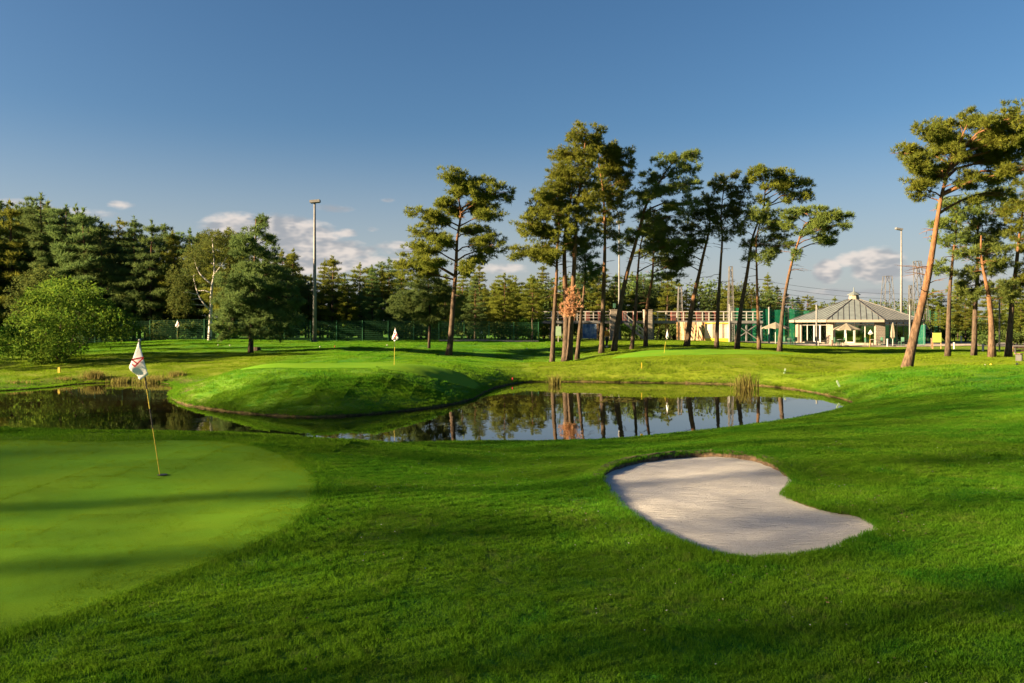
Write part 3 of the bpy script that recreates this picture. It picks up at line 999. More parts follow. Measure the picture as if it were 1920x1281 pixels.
TS = 0.6
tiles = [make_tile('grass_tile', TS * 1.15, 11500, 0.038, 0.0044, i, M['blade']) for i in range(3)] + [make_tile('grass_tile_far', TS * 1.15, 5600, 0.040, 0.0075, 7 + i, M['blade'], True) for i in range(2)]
tuft = make_tuft('grass_tuft', 34, 0.10, 0.042, 0.0046, 1, M['blade'])
P = []; SC = []; RO = []; KD = []
for r0, r1, k, zk in ((2.4, 14, 1.0, 1.0), (14, 34, 2.0, 1.35), (34, 88, 4.0, 1.9)):
    sp = TS * k
    g = np.arange(-math.ceil(r1 / sp), math.ceil(r1 / sp) + 1) * sp
    X, Y = np.meshgrid(g, g[g > -sp]); x = X.ravel() + rng.uniform(-.06, .06, X.size) * sp; y = Y.ravel() + rng.uniform(-.06, .06, X.size) * sp
    r = np.hypot(x, y); kk = (r > r0 - sp * .5) & (r < r1 + sp * .5) & (np.abs(np.arctan2(x, y)) < R(40) + sp / np.maximum(r, 1))
    x, y = x[kk], y[kk]
    kk = free(x, y, sp * .62); 
    xe, ye = x[~kk], y[~kk]
    x, y = x[kk], y[kk]
    P.append(np.c_[x, y, base_h(x, y)]); n = len(x)
    SC.append(np.c_[np.full(n, k), np.full(n, k), zk * rng.uniform(.85, 1.12, n) * (1 + .28 * np.sin(x * 1.1 + 2 * np.sin(y * .7)) * np.sin(y * 1.3 + 1.5 * np.sin(x * .6)))])
    RO.append(normals_rot(x, y, rng.integers(0, 4, n) * math.pi / 2))
    KD.append(rng.integers(0, 3, n) if k < 4 else rng.integers(3, 5, n))
    # cells cut by an edge are filled tuft by tuft
    m_ = {1.0: 90, 2.0: 120, 4.0: 120}[k]
    xe = np.repeat(xe, m_) + rng.uniform(-.5, .5, len(xe) * m_) * sp; ye = np.repeat(ye, m_) + rng.uniform(-.5, .5, len(ye) * m_) * sp
    kk = free(xe, ye, 0.0); xe, ye = xe[kk], ye[kk]; n = len(xe)
    P.append(np.c_[xe, ye, base_h(xe, ye)])
    q = {1.0: 1.0, 2.0: 1.5, 4.0: 2.2}[k]
    SC.append(np.c_[np.full(n, q), np.full(n, q), np.full(n, q * .8)] * rng.uniform(.75, 1.2, (n, 1)))
    RO.append(np.c_[np.zeros(n), np.zeros(n), rng.uniform(0, 6.28, n)]); KD.append(np.full(n, 5))
P = np.concatenate(P); SC = np.concatenate(SC); RO = np.concatenate(RO); KD = np.concatenate(KD)
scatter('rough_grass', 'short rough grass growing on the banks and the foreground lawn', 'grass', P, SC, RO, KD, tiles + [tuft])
# close-mown blades of the near putting green
gt = [make_tile('green_tile', TS * 1.1, 9000, 0.011, 0.0050, 40 + i, M['green_blade'], True) for i in range(2)]
g = np.arange(-30, 6) * TS
X, Y = np.meshgrid(g, np.arange(4, 30) * TS); x, y = X.ravel(), Y.ravel()
kk = inside(green4, x, y) & (np.abs(np.arctan2(x, y)) < R(42)); kk[kk] = edge_dist(green4, x[kk], y[kk]) > TS * .5
xe, ye = x[~kk], y[~kk]; x, y = x[kk], y[kk]; n = len(x)
kk = inside(green4, xe, ye) | (edge_dist(green4, xe, ye) < .5)
xe = np.repeat(xe[kk], 80) + rng.uniform(-.5, .5, kk.sum() * 80) * TS; ye = np.repeat(ye[kk], 80) + rng.uniform(-.5, .5, kk.sum() * 80) * TS
kk = inside(green4, xe, ye) & (np.abs(np.arctan2(xe, ye)) < R(42)); xe, ye = xe[kk], ye[kk]; m_ = len(xe)
gtf = make_tuft('green_tuft', 30, 0.085, 0.011, 0.0050, 3, M['green_blade'])
scatter('green_grass', 'close-mown fine grass of the near putting green', 'grass', np.r_[np.c_[x, y, base_h(x, y) + .012], np.c_[xe, ye, base_h(xe, ye) + .012]], np.ones((n + m_, 3)),
        np.r_[normals_rot(x, y, rng.integers(0, 4, n) * math.pi / 2), np.c_[np.zeros(m_), np.zeros(m_), rng.uniform(0, 6.28, m_)]], np.r_[rng.integers(0, 2, n), np.full(m_, 2)], gt + [gtf])
# longer fringe round the bunker and the near green's collar
ex = []
for poly, n, sp in ((bunker, 2600, .07), (green4, 1100, .05), (pond, 9000, .22)):
    i = rng.integers(0, len(poly), n); t = rng.uniform(0, 1, n)[:, None]
    q = poly[i] * (1 - t) + poly[(i + 1) % len(poly)] * t
    q = q + rng.normal(0, sp, q.shape)
    k = ~inside(poly, q[:, 0], q[:, 1]); ex.append(q[k])
q = np.concatenate(ex); q = q[np.abs(np.arctan2(q[:, 0], q[:, 1])) < R(40)]
scatter('edge_grass', 'fringe of longer grass round the bunker and the near putting green', 'grass', np.c_[q, ground_h(q[:, 0].copy(), q[:, 1].copy()) + .005], np.repeat(rng.uniform(.7, 1.15, (len(q), 1)) * np.where(q[:, 1:] > 15, rng.uniform(.9, 2.2, (len(q), 1)), 1.0), 3, 1), np.c_[np.zeros(len(q)), np.zeros(len(q)), rng.uniform(0, 6.28, len(q))], np.zeros(len(q)), [tuft])

# ------------------------------------------------------------------ trees


def unit(n):
    v = rng.normal(size=(n, 3)); return v / np.linalg.norm(v, axis=1)[:, None]


def needle_cloud(c, dirs, size, k, wid=0.17, up=0.25):
    """needle tufts: k thin blades bursting from every centre"""
    n = len(c)
    C = np.repeat(c, k, 0); D = np.repeat(dirs, k, 0); Z = np.repeat(size, k)
    u = unit(n * k) + D * 0.75; u[:, 2] += up
    u /= np.linalg.norm(u, axis=1)[:, None]
    s = np.cross(u, unit(n * k)); s /= np.linalg.norm(s, axis=1)[:, None] + 1e-9
    ln = Z * rng.uniform(.55, 1.1, n * k); w = (Z * wid * rng.uniform(.7, 1.3, n * k))[:, None] * 0.5
    b = C + unit(n * k) * (Z * 0.18)[:, None]
    v = np.stack([b - s * w, b + s * w, b + u * ln[:, None]], axis=1).reshape(-1, 3)
    return v, np.arange(len(v)).reshape(-1, 3)


def leaf_cloud(c, size, droop=0.0, aspect=0.5):
    n = len(c)
    u = unit(n); u[:, 2] -= droop; u /= np.linalg.norm(u, axis=1)[:, None]
    s = np.cross(u, unit(n)); s /= np.linalg.norm(s, axis=1)[:, None] + 1e-9
    L = size[:, None]; w = L * aspect * 0.5
    v = np.stack([c, c + u * L * .5 + s * w, c + u * L, c + u * L * .5 - s * w], axis=1).reshape(-1, 3)
    return v, np.arange(len(v)).reshape(-1, 4)


def ellipsoid_pts(cen, rx, ry, rz, n, shell=0.55):
    u = unit(n)
    r = rng.uniform(0, 1, n) ** (1 / 3)
    r = shell + (1 - shell) * r if shell else r
    r = np.where(rng.uniform(0, 1, n) < 0.3, rng.uniform(.1, 1, n), r)
    r = r * np.where(rng.uniform(0, 1, n) < .16, rng.uniform(1, 1.3, n), 1)
    lump = 1 + 0.25 * np.sin(u[:, 0] * 5 + cen[0]) * np.sin(u[:, 1] * 4 + cen[1]) * np.sin(u[:, 2] * 5)
    p = u * (r * lump)[:, None] * np.array([rx, ry, rz])
    return p + np.array(cen), u


def bez(a, b, sag, n=5):
    a = Vector(a); b = Vector(b)
    out = []
    for i in range(n + 1):
        t = i / n
        p = a.lerp(b, t); p.z += sag * math.sin(math.pi * t) + 0.0
        if 0 < i < n: p += Vector((random.uniform(-.07, .07), random.uniform(-.07, .07), random.uniform(-.07, .07))) * (b - a).length * .5
        out.append(p)
    return out


def trunk_at(tr, z):
    for i in range(len(tr) - 1):
        if tr[i + 1].z >= z:
            t = (z - tr[i].z) / max(1e-6, tr[i + 1].z - tr[i].z)
            return tr[i].lerp(tr[i + 1], max(0, min(1, t))), (i + t) / (len(tr) - 1)
    return tr[-1].copy(), 1.0


def resample(pts, step):
    out = [pts[0]]
    for i in range(len(pts) - 1):
        a, b = pts[i], pts[i + 1]; n = max(1, int((b - a).length / step))
        p0 = pts[i - 1] if i else a * 2 - b
        p3 = pts[i + 2] if i + 2 < len(pts) else b * 2 - a
        for k in range(1, n + 1):
            t = k / n
            out.append(0.5 * ((2 * a) + (-p0 + b) * t + (2 * p0 - 5 * a + 4 * b - p3) * t * t + (-p0 + 3 * a - 3 * b + p3) * t ** 3))
    return out


def hero_pine(name, label, cat, crop, d, trunks, clumps, r0, group=None, needle='needle', bark='bark', dens=1.0, tuft_size=0.30, taper=0.40, spread=0.75, base_z=None, seed=0, depth=None, grow=1.2):
    """pine traced from the photo: trunk line and clump ellipses in crop pixels, at its own distance"""
    global rng
    rng = np.random.default_rng(100 + seed); random.seed(100 + seed)
    ox, oy, s = crop
    def P_(x, y): return W(ox + x / s, oy + y / s, d)
    m_px = d / F / s
    b = P_(*trunks[0][0])
    org = Vector((b.x, b.y, zg(b.x, b.y) - 0.05)) if base_z is None else Vector((b.x, b.y, base_z))
    T = thing(name, label, cat, org, 0, group)
    allc = np.array(clumps, dtype=float)
    cx0 = allc[:, 0].mean(); half = max(60, (allc[:, 0].max() - allc[:, 0].min()) / 2)
    trs = []
    mbt = MB()
    for ti, tl in enumerate(trunks):
        pts = [P_(*q) - org for q in tl]
        if ti == 0: pts[0].z = 0
        dy = random.uniform(-.3, .3) if len(trunks) > 1 and ti else 0
        for p in pts: p.y += dy
        pts = resample(pts, 0.7)
        n = len(pts)
        rr = (r0 if ti == 0 else r0 * 0.85) * .88
        rad = [rr * (1 - (1 - taper * .55) * (i / (n - 1)) ** 1.1) * (1.0 + 0.28 * math.exp(-i * 1.3)) for i in range(n)]
        mbt.tube(pts, rad, 10, jit=0.06)
        trs.append((pts, rad))
    CV = []; CF = []; off = 0
    cr = []
    for i, (cx, cy, rx, ry) in enumerate(clumps):
        c = P_(cx, cy) - org
        wx, wz = rx * m_px * grow, ry * m_px * grow * 1.02
        edge = min(1, abs(cx - cx0) / half)
        if depth is None:
            c.y += (spread * half * m_px) * math.sqrt(max(0.05, 1 - edge ** 2)) * random.choice((-1, -.6, -.25, .1, .5, .9)) * random.uniform(.7, 1)
        ryy = (wx * 0.75 + wz * 0.35)
        cr.append((c, wx, ryy, wz))
        vol = wx * wz
        ns = int(max(7, 18 * dens * vol * (0.3 / tuft_size) ** 2 + 6))
        sc_, su = ellipsoid_pts(c, wx * 0.98, ryy, wz * .95, ns, .45)
        per = 13
        n = ns * per
        sr = tuft_size * rng.uniform(.75, 1.35, ns)
        off3 = unit(n) * np.repeat(sr, per)[:, None] * rng.uniform(.25, 1.0, n)[:, None] * np.array([1.15, 1.15, .62])
        p = np.repeat(sc_, per, 0) + off3
        u = off3 / (np.linalg.norm(off3, axis=1)[:, None] + 1e-9) + np.repeat(su, per, 0) * .5
        u /= np.linalg.norm(u, axis=1)[:, None] + 1e-9
        v, f = needle_cloud(p, u, tuft_size * .95 * rng.uniform(.6, 1.25, n), 11, 0.13, .5)
        CV.append(v); CF.append(f + off); off += len(v)
        # limb from the trunk to the clump
        tr, rd = min(trs, key=lambda q: min((pp - c).length for pp in q[0]))
        zt = c.z - 0.25 * math.hypot(c.x - trunk_at(tr, c.z)[0].x, c.y) - .2
        a, fr = trunk_at(tr, max(tr[-1].z * .45, min(zt, tr[-1].z)))
        L = (c - a).length
        if L > 0.4:
            rl = min(0.11, 0.03 + 0.014 * L) * (r0 / 0.3)
            for q_ in range(2 if seed in (1, 3, 4, 6, 15) else 1):
                if L < 1.3: break
                cs = a.lerp(c, random.uniform(.5, .8)) + Vector((random.uniform(-.3, .3), random.uniform(-.7, .7), random.uniform(.0, .35)))
                ns = int(8 * dens + 10 * vol * dens); per = 12
                sc_, su = ellipsoid_pts(cs, wx * .62, ryy * .62, wz * .55, ns, .4)
                off3 = unit(ns * per) * tuft_size * rng.uniform(.2, 1.1, ns * per)[:, None] * np.array([1.15, 1.15, .62])
                v, f = needle_cloud(np.repeat(sc_, per, 0) + off3, off3 / np.linalg.norm(off3, axis=1)[:, None], tuft_size * .95 * rng.uniform(.6, 1.25, ns * per), 10, .13, .5)
                CV.append(v); CF.append(f + off); off += len(v)
            pts = bez(a, c + Vector((0, 0, -wz * .2)), 0.10 * L)
            mbt.tube(pts, [rl * (1 - .75 * k / 5) for k in range(6)], 6, cap=False)
            for _ in range(5):
                e = c + Vector((random.uniform(-1, 1) * wx * .8, random.uniform(-1, 1) * ryy * .8, random.uniform(-.4, .5) * wz))
                mbt.tube(bez(pts[random.choice((2, 3, 4))], e, .05, 3), [rl * .4, rl * .3, rl * .2, rl * .1], 4, cap=False)
    # dead twigs and snags on the bare part of the stem
    for tr, rd in trs:
        for _ in range(16):
            a, fr = trunk_at(tr, tr[-1].z * random.uniform(.32, .85))
            an = random.uniform(0, 6.28); L = random.uniform(.35, 1.5)
            e = a + Vector((math.cos(an) * L, math.sin(an) * L, random.uniform(-.25, .35) * L))
            mbt.tube(bez(a, e, .06 * L, 3), [.028, .02, .013, .006], 4, cap=False)
            if L > .8: mbt.tube(bez(a.lerp(e, .55), e + Vector((random.uniform(-.4, .4), random.uniform(-.4, .4), random.uniform(-.3, .1))), 0, 2), [.014, .009, .005], 4, cap=False)
    mbt.build('trunk', M[bark], T, smooth=True)
    link('crown', npmesh('crown', np.concatenate(CV), np.concatenate(CF), M[needle]), T)
    return T, org, trs


def wood_pine_mesh(seed, H=14.0, crown0=0.35, wid=2.6, shape='cone', dens=1.0, tsize=0.36):
    """a pine of the wood: whorled branches carrying needle pads"""
    global rng
    rng = np.random.default_rng(500 + seed); random.seed(500 + seed)
    mbt = MB()
    lean = Vector((random.uniform(-.3, .3), random.uniform(-.3, .3), 0))
    pts = [Vector((lean.x * (z / H) ** 2, lean.y * (z / H) ** 2, z)) for z in np.linspace(0, H, 12)]
    for p in pts[1:-1]: p.x += random.uniform(-.07, .07); p.y += random.uniform(-.07, .07)
    mbt.tube(pts, [0.20 * (1 - .88 * i / 11) + 0.01 for i in range(12)], 7)
    CV = []; CF = []; off = 0
    z = H * crown0
    while z < H - 0.25:
        t = (z - H * crown0) / (H * (1 - crown0))
        if shape == 'cone': R_ = wid * (1 - t) ** 1.0 * (0.7 + .3 * min(1, t * 5)) + 0.18
        else: R_ = wid * math.sin(math.pi * min(1, .22 + t * .74)) ** .7 + 0.2
        nb = max(3, int(3 + R_ * 1.5))
        a0 = random.uniform(0, 6.28)
        for k in range(nb):
            if random.random() < 0.12: continue
            a = a0 + 6.283 * k / nb + random.uniform(-.3, .3)
            L = R_ * random.uniform(.6, 1.15)
            rise = L * random.uniform(.05, .32) + .25 * t
            o = trunk_at(pts, z)[0]
            e = o + Vector((math.cos(a) * L, math.sin(a) * L, rise))
            br = bez(o, e, -.05 * L, 3)
            mbt.tube(br, [0.035 * L ** .5, .025, .016, .008], 4, cap=False)
            for q in range(max(1, int(L / 0.75))):
                f = 0.45 + 0.55 * (q + 1) / max(1, int(L / 0.75))
                c = o.lerp(e, f)
                n = int(34 * dens)
                p, u = ellipsoid_pts(c, .60, .60, .20, n, 0.3)
                v, fc = needle_cloud(p, u, tsize * rng.uniform(.7, 1.25, n), 9, 0.12, 0.75)
                CV.append(v); CF.append(fc + off); off += len(v)
        z += random.uniform(.70, 1.05)
    p, u = ellipsoid_pts((lean.x, lean.y, H - .1), .16, .16, .7, 26)
    v, fc = needle_cloud(p, u, tsize * np.ones(26), 8, .2, .6)
    CV.append(v); CF.append(fc + off)
    tm = mbt.mesh('trunk', M['bark_dark'], True)
    return tm, np.concatenate(CV), np.concatenate(CF)


CROP1 = (0, 330, 3.285); CROP2 = (380, 360, 3.768); CROP3 = (720, 300, 3.203); CROP4 = (950, 220, 2.67); CROP5 = (1250, 270, 2.98); CROP6 = (1580, 190, 2.465)
GP = 'tall pines standing on the lawn'
hero_pine('pine_tree', 'spreading lone pine with layered crown, left of the pine group, behind the middle flag', 'pine tree', CROP3, 62,
          [[(388, 1190), (402, 1050), (416, 850), (432, 650), (440, 470), (462, 330), (450, 240), (430, 160)]],
          [(420, 125, 62, 38), (560, 160, 105, 42), (690, 212, 80, 34), (740, 232, 32, 20), (620, 270, 85, 50), (480, 195, 85, 45), (360, 260, 62, 42), (230, 325, 88, 28), (300, 372, 85, 34), (210, 440, 62, 30),
           (560, 410, 80, 36), (640, 340, 60, 36), (330, 500, 80, 40), (200, 535, 100, 45), (125, 610, 65, 50), (260, 630, 85, 42), (640, 490, 70, 40), (690, 530, 55, 34), (600, 590, 50, 26), (160, 690, 65, 45), (520, 660, 45, 36), (400, 300, 40, 30)],
          0.27, GP, seed=1, bark='bark')
hero_pine('pine_tree', 'young dark pine with low branches just left of the lone pine', 'pine tree', CROP3, 66,
          [[(270, 1065), (275, 950), (270, 800), (265, 700)]],
          [(265, 700, 60, 40), (200, 760, 80, 35), (330, 760, 80, 35), (120, 830, 85, 35), (250, 830, 90, 40), (390, 830, 80, 35), (180, 900, 80, 40), (300, 910, 90, 40), (420, 920, 60, 40), (250, 970, 80, 30), (100, 900, 60, 30)],
          0.13, GP, needle='needle_dark', seed=2, bark='bark_dark')
GC = 'pines of the group above the pond'
hero_pine('pine_tree', 'leftmost pine of the group above the pond, slim trunk', 'pine tree', CROP4, 60,
          [[(228, 1228), (238, 1000), (250, 800), (252, 680), (262, 540), (250, 420)]],
          [(240, 625, 85, 42), (150, 570, 80, 50), (130, 655, 90, 30), (200, 480, 75, 50), (225, 400, 55, 45), (95, 540, 45, 40), (300, 560, 65, 50), (55, 690, 45, 22), (180, 700, 60, 32), (140, 460, 30, 50), (160, 395, 30, 22), (270, 470, 55, 45)],
          0.22, GC, seed=3, bark='bark')
hero_pine('pine_tree', 'tallest pine of the group, twin trunk with the dead orange branch', 'pine tree', CROP4, 61,
          [[(293, 1225), (300, 1000), (291, 800), (290, 620), (310, 450), (345, 330)], [(312, 1215), (325, 950), (335, 780), (342, 600), (358, 400), (380, 250), (392, 120)]],
          [(395, 70, 80, 32), (330, 100, 48, 26), (400, 115, 80, 34), (460, 130, 30, 40), (265, 185, 50, 26), (340, 195, 90, 40), (330, 250, 80, 40), (245, 280, 45, 34), (310, 310, 90, 40), (400, 320, 60, 40), (255, 355, 55, 40), (350, 390, 90, 40), (240, 430, 65, 40), (330, 460, 80, 45),
           (400, 450, 50, 40), (330, 540, 70, 40), (410, 200, 60, 40), (360, 620, 50, 40)],
          0.32, GC, seed=4, bark='bark', dens=1.15)
hero_pine('pine_tree', 'short dark leaning pine in the group, right of the dead orange branch', 'pine tree', CROP4, 62,
          [[(352, 1205), (372, 1000), (384, 900), (394, 780), (392, 680)]],
          [(380, 650, 70, 42), (395, 720, 50, 50), (400, 820, 52, 42), (330, 650, 45, 32), (440, 760, 40, 34), (420, 620, 50, 34)],
          0.20, GC, needle='needle_dark', seed=5)
hero_pine('pine_tree', 'straight pine of the group with the walking person at its foot', 'pine tree', CROP4, 64,
          [[(475, 1180), (481, 1000), (488, 800), (492, 600), (490, 480), (478, 330), (460, 230)]],
          [(470, 190, 80, 40), (545, 185, 65, 40), (590, 220, 42, 42), (470, 250, 90, 45), (560, 270, 70, 45), (605, 320, 40, 34), (500, 330, 90, 45), (440, 390, 70, 40), (540, 380, 70, 40), (480, 430, 80, 40), (545, 450, 45, 45), (470, 510, 60, 40), (540, 500, 40, 34), (430, 560, 45, 30), (530, 580, 40, 26)],
          0.25, GC, seed=6)
hero_pine('pine_tree', 'dark pine with bent trunk leaning right, crown over the second pillar', 'pine tree', CROP4, 64.5,
          [[(537, 1175), (560, 1000), (598, 800), (640, 650), (672, 530), (702, 430), (762, 330), (810, 250)]],
          [(935, 190, 26, 24), (880, 210, 60, 28), (790, 225, 55, 30), (725, 285, 52, 32), (800, 290, 75, 38), (900, 275, 62, 38), (930, 340, 45, 38), (690, 365, 50, 30), (765, 390, 75, 36), (860, 365, 75, 40), (935, 415, 50, 40), (850, 450, 70, 32), (900, 490, 45, 34), (720, 480, 55, 28), (610, 590, 62, 20), (660, 440, 40, 26), (560, 650, 34, 30)],
          0.27, GC, needle='needle_mid', seed=7, grow=1.08, dens=.8)
hero_pine('pine_tree', 'pine with thin straight trunk and drooping dark crown, above the stairs', 'pine tree', CROP4, 66,
          [[(625, 1165), (643, 1000), (655, 800), (670, 640), (700, 540)]],
          [(740, 505, 70, 40), (715, 560, 70, 36), (800, 560, 62, 45), (775, 620, 80, 42), (665, 585, 50, 24), (840, 650, 60, 46), (870, 710, 42, 46), (745, 660, 55, 30), (590, 610, 40, 20)],
          0.20, GC, needle='needle_mid', seed=8, grow=1.08, dens=.8)
hero_pine('pine_tree', 'pine with orange curved trunk standing right of the second pillar', 'pine tree', CROP4, 68,
          [[(695, 1145), (703, 950), (730, 800), (735, 690), (762, 600)]],
          [(800, 720, 62, 42), (830, 790, 52, 34), (690, 690, 34, 22), (780, 650, 60, 34), (850, 740, 40, 34), (740, 600, 50, 30)],
          0.21, GC, seed=9, grow=1.08, dens=.8, needle='needle_mid', bark='bark_lit')
hero_pine('pine_tree', 'leaning pine in front of the timber banner under the deck', 'pine tree', CROP5, 67,
          [[(112, 1128), (140, 920), (178, 740), (212, 590), (240, 470), (240, 370)]],
          [(220, 315, 80, 34), (165, 390, 80, 42), (255, 385, 75, 42), (115, 465, 70, 42), (205, 495, 80, 36), (110, 545, 60, 34), (75, 605, 60, 42), (60, 665, 60, 30), (270, 470, 50, 30), (160, 560, 50, 24)],
          0.28, GC, needle='needle_mid', seed=10, grow=1.08, dens=.8, bark='bark_lit')
hero_pine('pine_tree', 'pine in front of the cream banner with yellow hem', 'pine tree', CROP5, 66,
          [[(278, 1138), (288, 900), (300, 700), (311, 520), (303, 440), (310, 330), (320, 240)]],
          [(330, 200, 80, 30), (378, 178, 28, 22), (285, 230, 50, 28), (350, 258, 90, 32), (420, 275, 45, 34), (300, 335, 80, 38), (385, 325, 75, 38), (330, 395, 75, 34), (430, 385, 45, 40), (265, 435, 45, 32), (370, 450, 50, 30), (300, 520, 50, 30)],
          0.21, GC, seed=11, grow=1.08, dens=.8, needle='needle_mid')
hero_pine('pine_tree', 'leaning pine with flat sunlit top, at the left end of the green net', 'pine tree', CROP5, 65,
          [[(392, 1140), (414, 930), (450, 720), (481, 520), (520, 420), (545, 340), (550, 260)]],
          [(490, 165, 45, 30), (465, 205, 32, 30), (560, 180, 55, 34), (612, 160, 42, 24), (640, 195, 62, 34), (700, 205, 45, 38), (765, 220, 52, 32), (785, 275, 40, 40), (560, 250, 62, 28), (680, 265, 60, 30), (500, 320, 50, 26), (740, 310, 34, 20), (420, 480, 40, 34), (460, 560, 40, 26)],
          0.24, GC, seed=12, grow=1.08, dens=.8)
hero_pine('pine_tree', 'slim straight pine with pale orange trunk, left of the open parasol by the net', 'pine tree', CROP5, 64,
          [[(517, 1150), (510, 950), (503, 700), (502, 520), (530, 420)]],
          [(500, 385, 80, 40), (590, 400, 80, 40), (560, 465, 80, 40), (645, 460, 50, 30), (560, 540, 70, 32), (650, 520, 42, 30), (600, 600, 52, 30), (530, 655, 50, 28), (470, 625, 40, 30), (680, 565, 32, 20), (470, 420, 40, 30)],
          0.18, GC, needle='needle_mid', seed=13, grow=1.08, dens=.8, bark='bark_lit')
hero_pine('pine_tree', 'rightmost pine of the group, leaning right with windswept flat crown', 'pine tree', CROP5, 62,
          [[(630, 1162), (642, 1000), (660, 850), (695, 680), (735, 550), (772, 450), (815, 420)]],
          [(780, 365, 52, 24), (700, 400, 50, 28), (855, 380, 75, 30), (935, 400, 62, 28), (995, 405, 30, 14), (880, 435, 85, 32), (830, 480, 55, 30), (900, 512, 62, 26), (940, 548, 22, 16), (965, 460, 42, 26), (760, 500, 40, 26), (708, 620, 26, 24), (690, 450, 40, 24)],
          0.22, GC, needle='needle_mid', seed=14, grow=1.08, dens=.8)
GR = 'pines at the right edge'
hero_pine('pine_tree', 'big sunlit leaning pine with bare orange trunk right of the pavilion', 'pine tree', CROP6, 40,
          [[(295, 1225), (338, 1050), (380, 880), (411, 720), (436, 560), (461, 420), (487, 320), (530, 230)]],
          [(340, 155, 48, 36), (320, 220, 50, 32), (298, 290, 32, 32), (362, 310, 52, 40), (330, 390, 38, 36), (385, 425, 32, 24), (430, 180, 52, 40), (440, 265, 62, 40), (520, 95, 52, 38), (605, 75, 52, 28), (565, 165, 75, 48), (660, 115, 62, 45), (685, 195, 75, 42), (765, 105, 52, 36), (805, 180, 52, 46), (625, 250, 62, 30),
           (540, 285, 52, 38), (520, 370, 50, 36), (745, 235, 52, 40), (805, 330, 42, 46), (665, 370, 26, 26), (785, 420, 42, 24), (840, 255, 46, 46), (470, 330, 30, 24), (860, 130, 50, 46), (900, 210, 50, 50), (890, 310, 46, 46)],
          0.27, GR, seed=15, bark='bark_lit', tuft_size=0.25, dens=1.0)
hero_pine('pine_tree', 'slim grey-trunked pine next to the big leaning pine', 'pine tree', CROP6, 52,
          [[(485, 1175), (490, 1000), (497, 850), (512, 700), (525, 580), (530, 500)]],
          [(560, 500, 70, 40), (500, 560, 52, 32), (478, 640, 50, 32), (545, 620, 60, 34), (440, 765, 30, 32), (545, 700, 50, 30), (430, 570, 30, 20), (500, 480, 45, 28)],
          0.19, GR, needle='needle_mid', seed=16, grow=1.08, dens=.8)
hero_pine('pine_tree', 'dense dark pine between the slim grey pine and the crooked pine', 'pine tree', CROP6, 53,
          [[(607, 1172), (613, 950), (624, 800), (622, 650), (630, 520), (640, 450)]],
          [(600, 470, 90, 36), (655, 440, 62, 30), (685, 515, 75, 38), (560, 555, 80, 34), (640, 580, 80, 40), (705, 640, 75, 40), (600, 670, 75, 40), (560, 800, 50, 34), (590, 870, 80, 40), (640, 775, 62, 38), (740, 600, 40, 30), (560, 915, 50, 24), (530, 870, 40, 24)],
          0.20, GR, needle='needle_mid', seed=17, grow=1.08, dens=.8)
hero_pine('pine_tree', 'crooked pine with orange middle trunk near the right edge', 'pine tree', CROP6, 51,
          [[(690, 1185), (686, 1000), (671, 880), (650, 780), (638, 700), (640, 620)]],
          [(700, 755, 55, 34), (745, 850, 52, 34), (665, 690, 50, 30), (760, 740, 40, 26), (720, 690, 60, 30), (780, 900, 40, 24)],
          0.24, GR, needle='needle_mid', seed=18, grow=1.08, dens=.8, bark='bark_lit')
hero_pine('pine_tree', 'rightmost pine at the picture edge, dark trunk leaning right', 'pine tree', CROP6, 51.5,
          [[(765, 1182), (779, 980), (800, 780), (825, 560), (842, 440), (850, 350)]],
          [(800, 530, 52, 46), (845, 470, 60, 40), (825, 640, 45, 40), (850, 760, 50, 46), (760, 500, 42, 30), (790, 850, 42, 36), (880, 560, 60, 50), (870, 400, 60, 46), (900, 660, 60, 50), (890, 850, 50, 40)],
          0.22, GR, seed=19)
hero_pine('pine_tree', 'broad dark pine with branches to the ground, left of the tall lamp post', 'pine tree', CROP2, 60,
          [[(338, 1135), (345, 1000), (358, 700), (368, 500), (375, 300), (377, 190)]],
          [(377, 195, 26, 34), (372, 262, 62, 34), (440, 325, 34, 26), (275, 345, 42, 30), (370, 350, 80, 34), (330, 430, 90, 38), (440, 440, 60, 34), (270, 530, 80, 42), (400, 540, 100, 42), (520, 570, 70, 38), (250, 640, 100, 45), (390, 650, 110, 45), (520, 690, 105, 45), (640, 680, 55, 38), (215, 760, 110, 45), (375, 780, 120, 50),
           (550, 790, 110, 45), (680, 785, 50, 28), (180, 880, 100, 45), (330, 890, 120, 50), (490, 890, 110, 50), (610, 880, 60, 40), (180, 970, 80, 40), (300, 990, 60, 34), (430, 1000, 90, 40), (520, 1000, 60, 38), (140, 1020, 42, 20)],
          0.22, None, needle='needle_dark', seed=20, bark='bark_dark', tuft_size=.32, dens=.95)

# dead orange branch hanging in the twin pine: a thing of its own
rng = np.random.default_rng(9); random.seed(9)
bc = W(950 + 325 / 2.67, 220 + 985 / 2.67, 59.6)
T = thing('dead_branch', 'hanging dead orange branch on the twin-trunk pine', 'branch', bc)
mb = MB(); mb.tube([Vector((-.5, .3, -.1)), Vector((-.1, .1, .5)), Vector((.1, 0, 1.4))], [.05, .04, .02], 6); mb.build('stem', M['bark_dark'], T)
CV = []; CF = []; off = 0
for c, a, b in (((0.1, 0, 1.6), .50, .55), ((.15, 0, 1.1), .6, .5), ((-.35, 0, .55), .6, .4), ((.1, 0, .45), .6, .4), ((-.5, 0, .1), .5, .28), ((0, 0, .05), .45, .28)):
    p, u = ellipsoid_pts(c, a, .45, b, 45)
    v, f = needle_cloud(p, u, .24 * rng.uniform(.7, 1.2, 45), 9, .2, -.2); CV.append(v); CF.append(f + off); off += len(v)
link('needles', npmesh('needles', np.concatenate(CV), np.concatenate(CF), M['dead_leaf']), T)


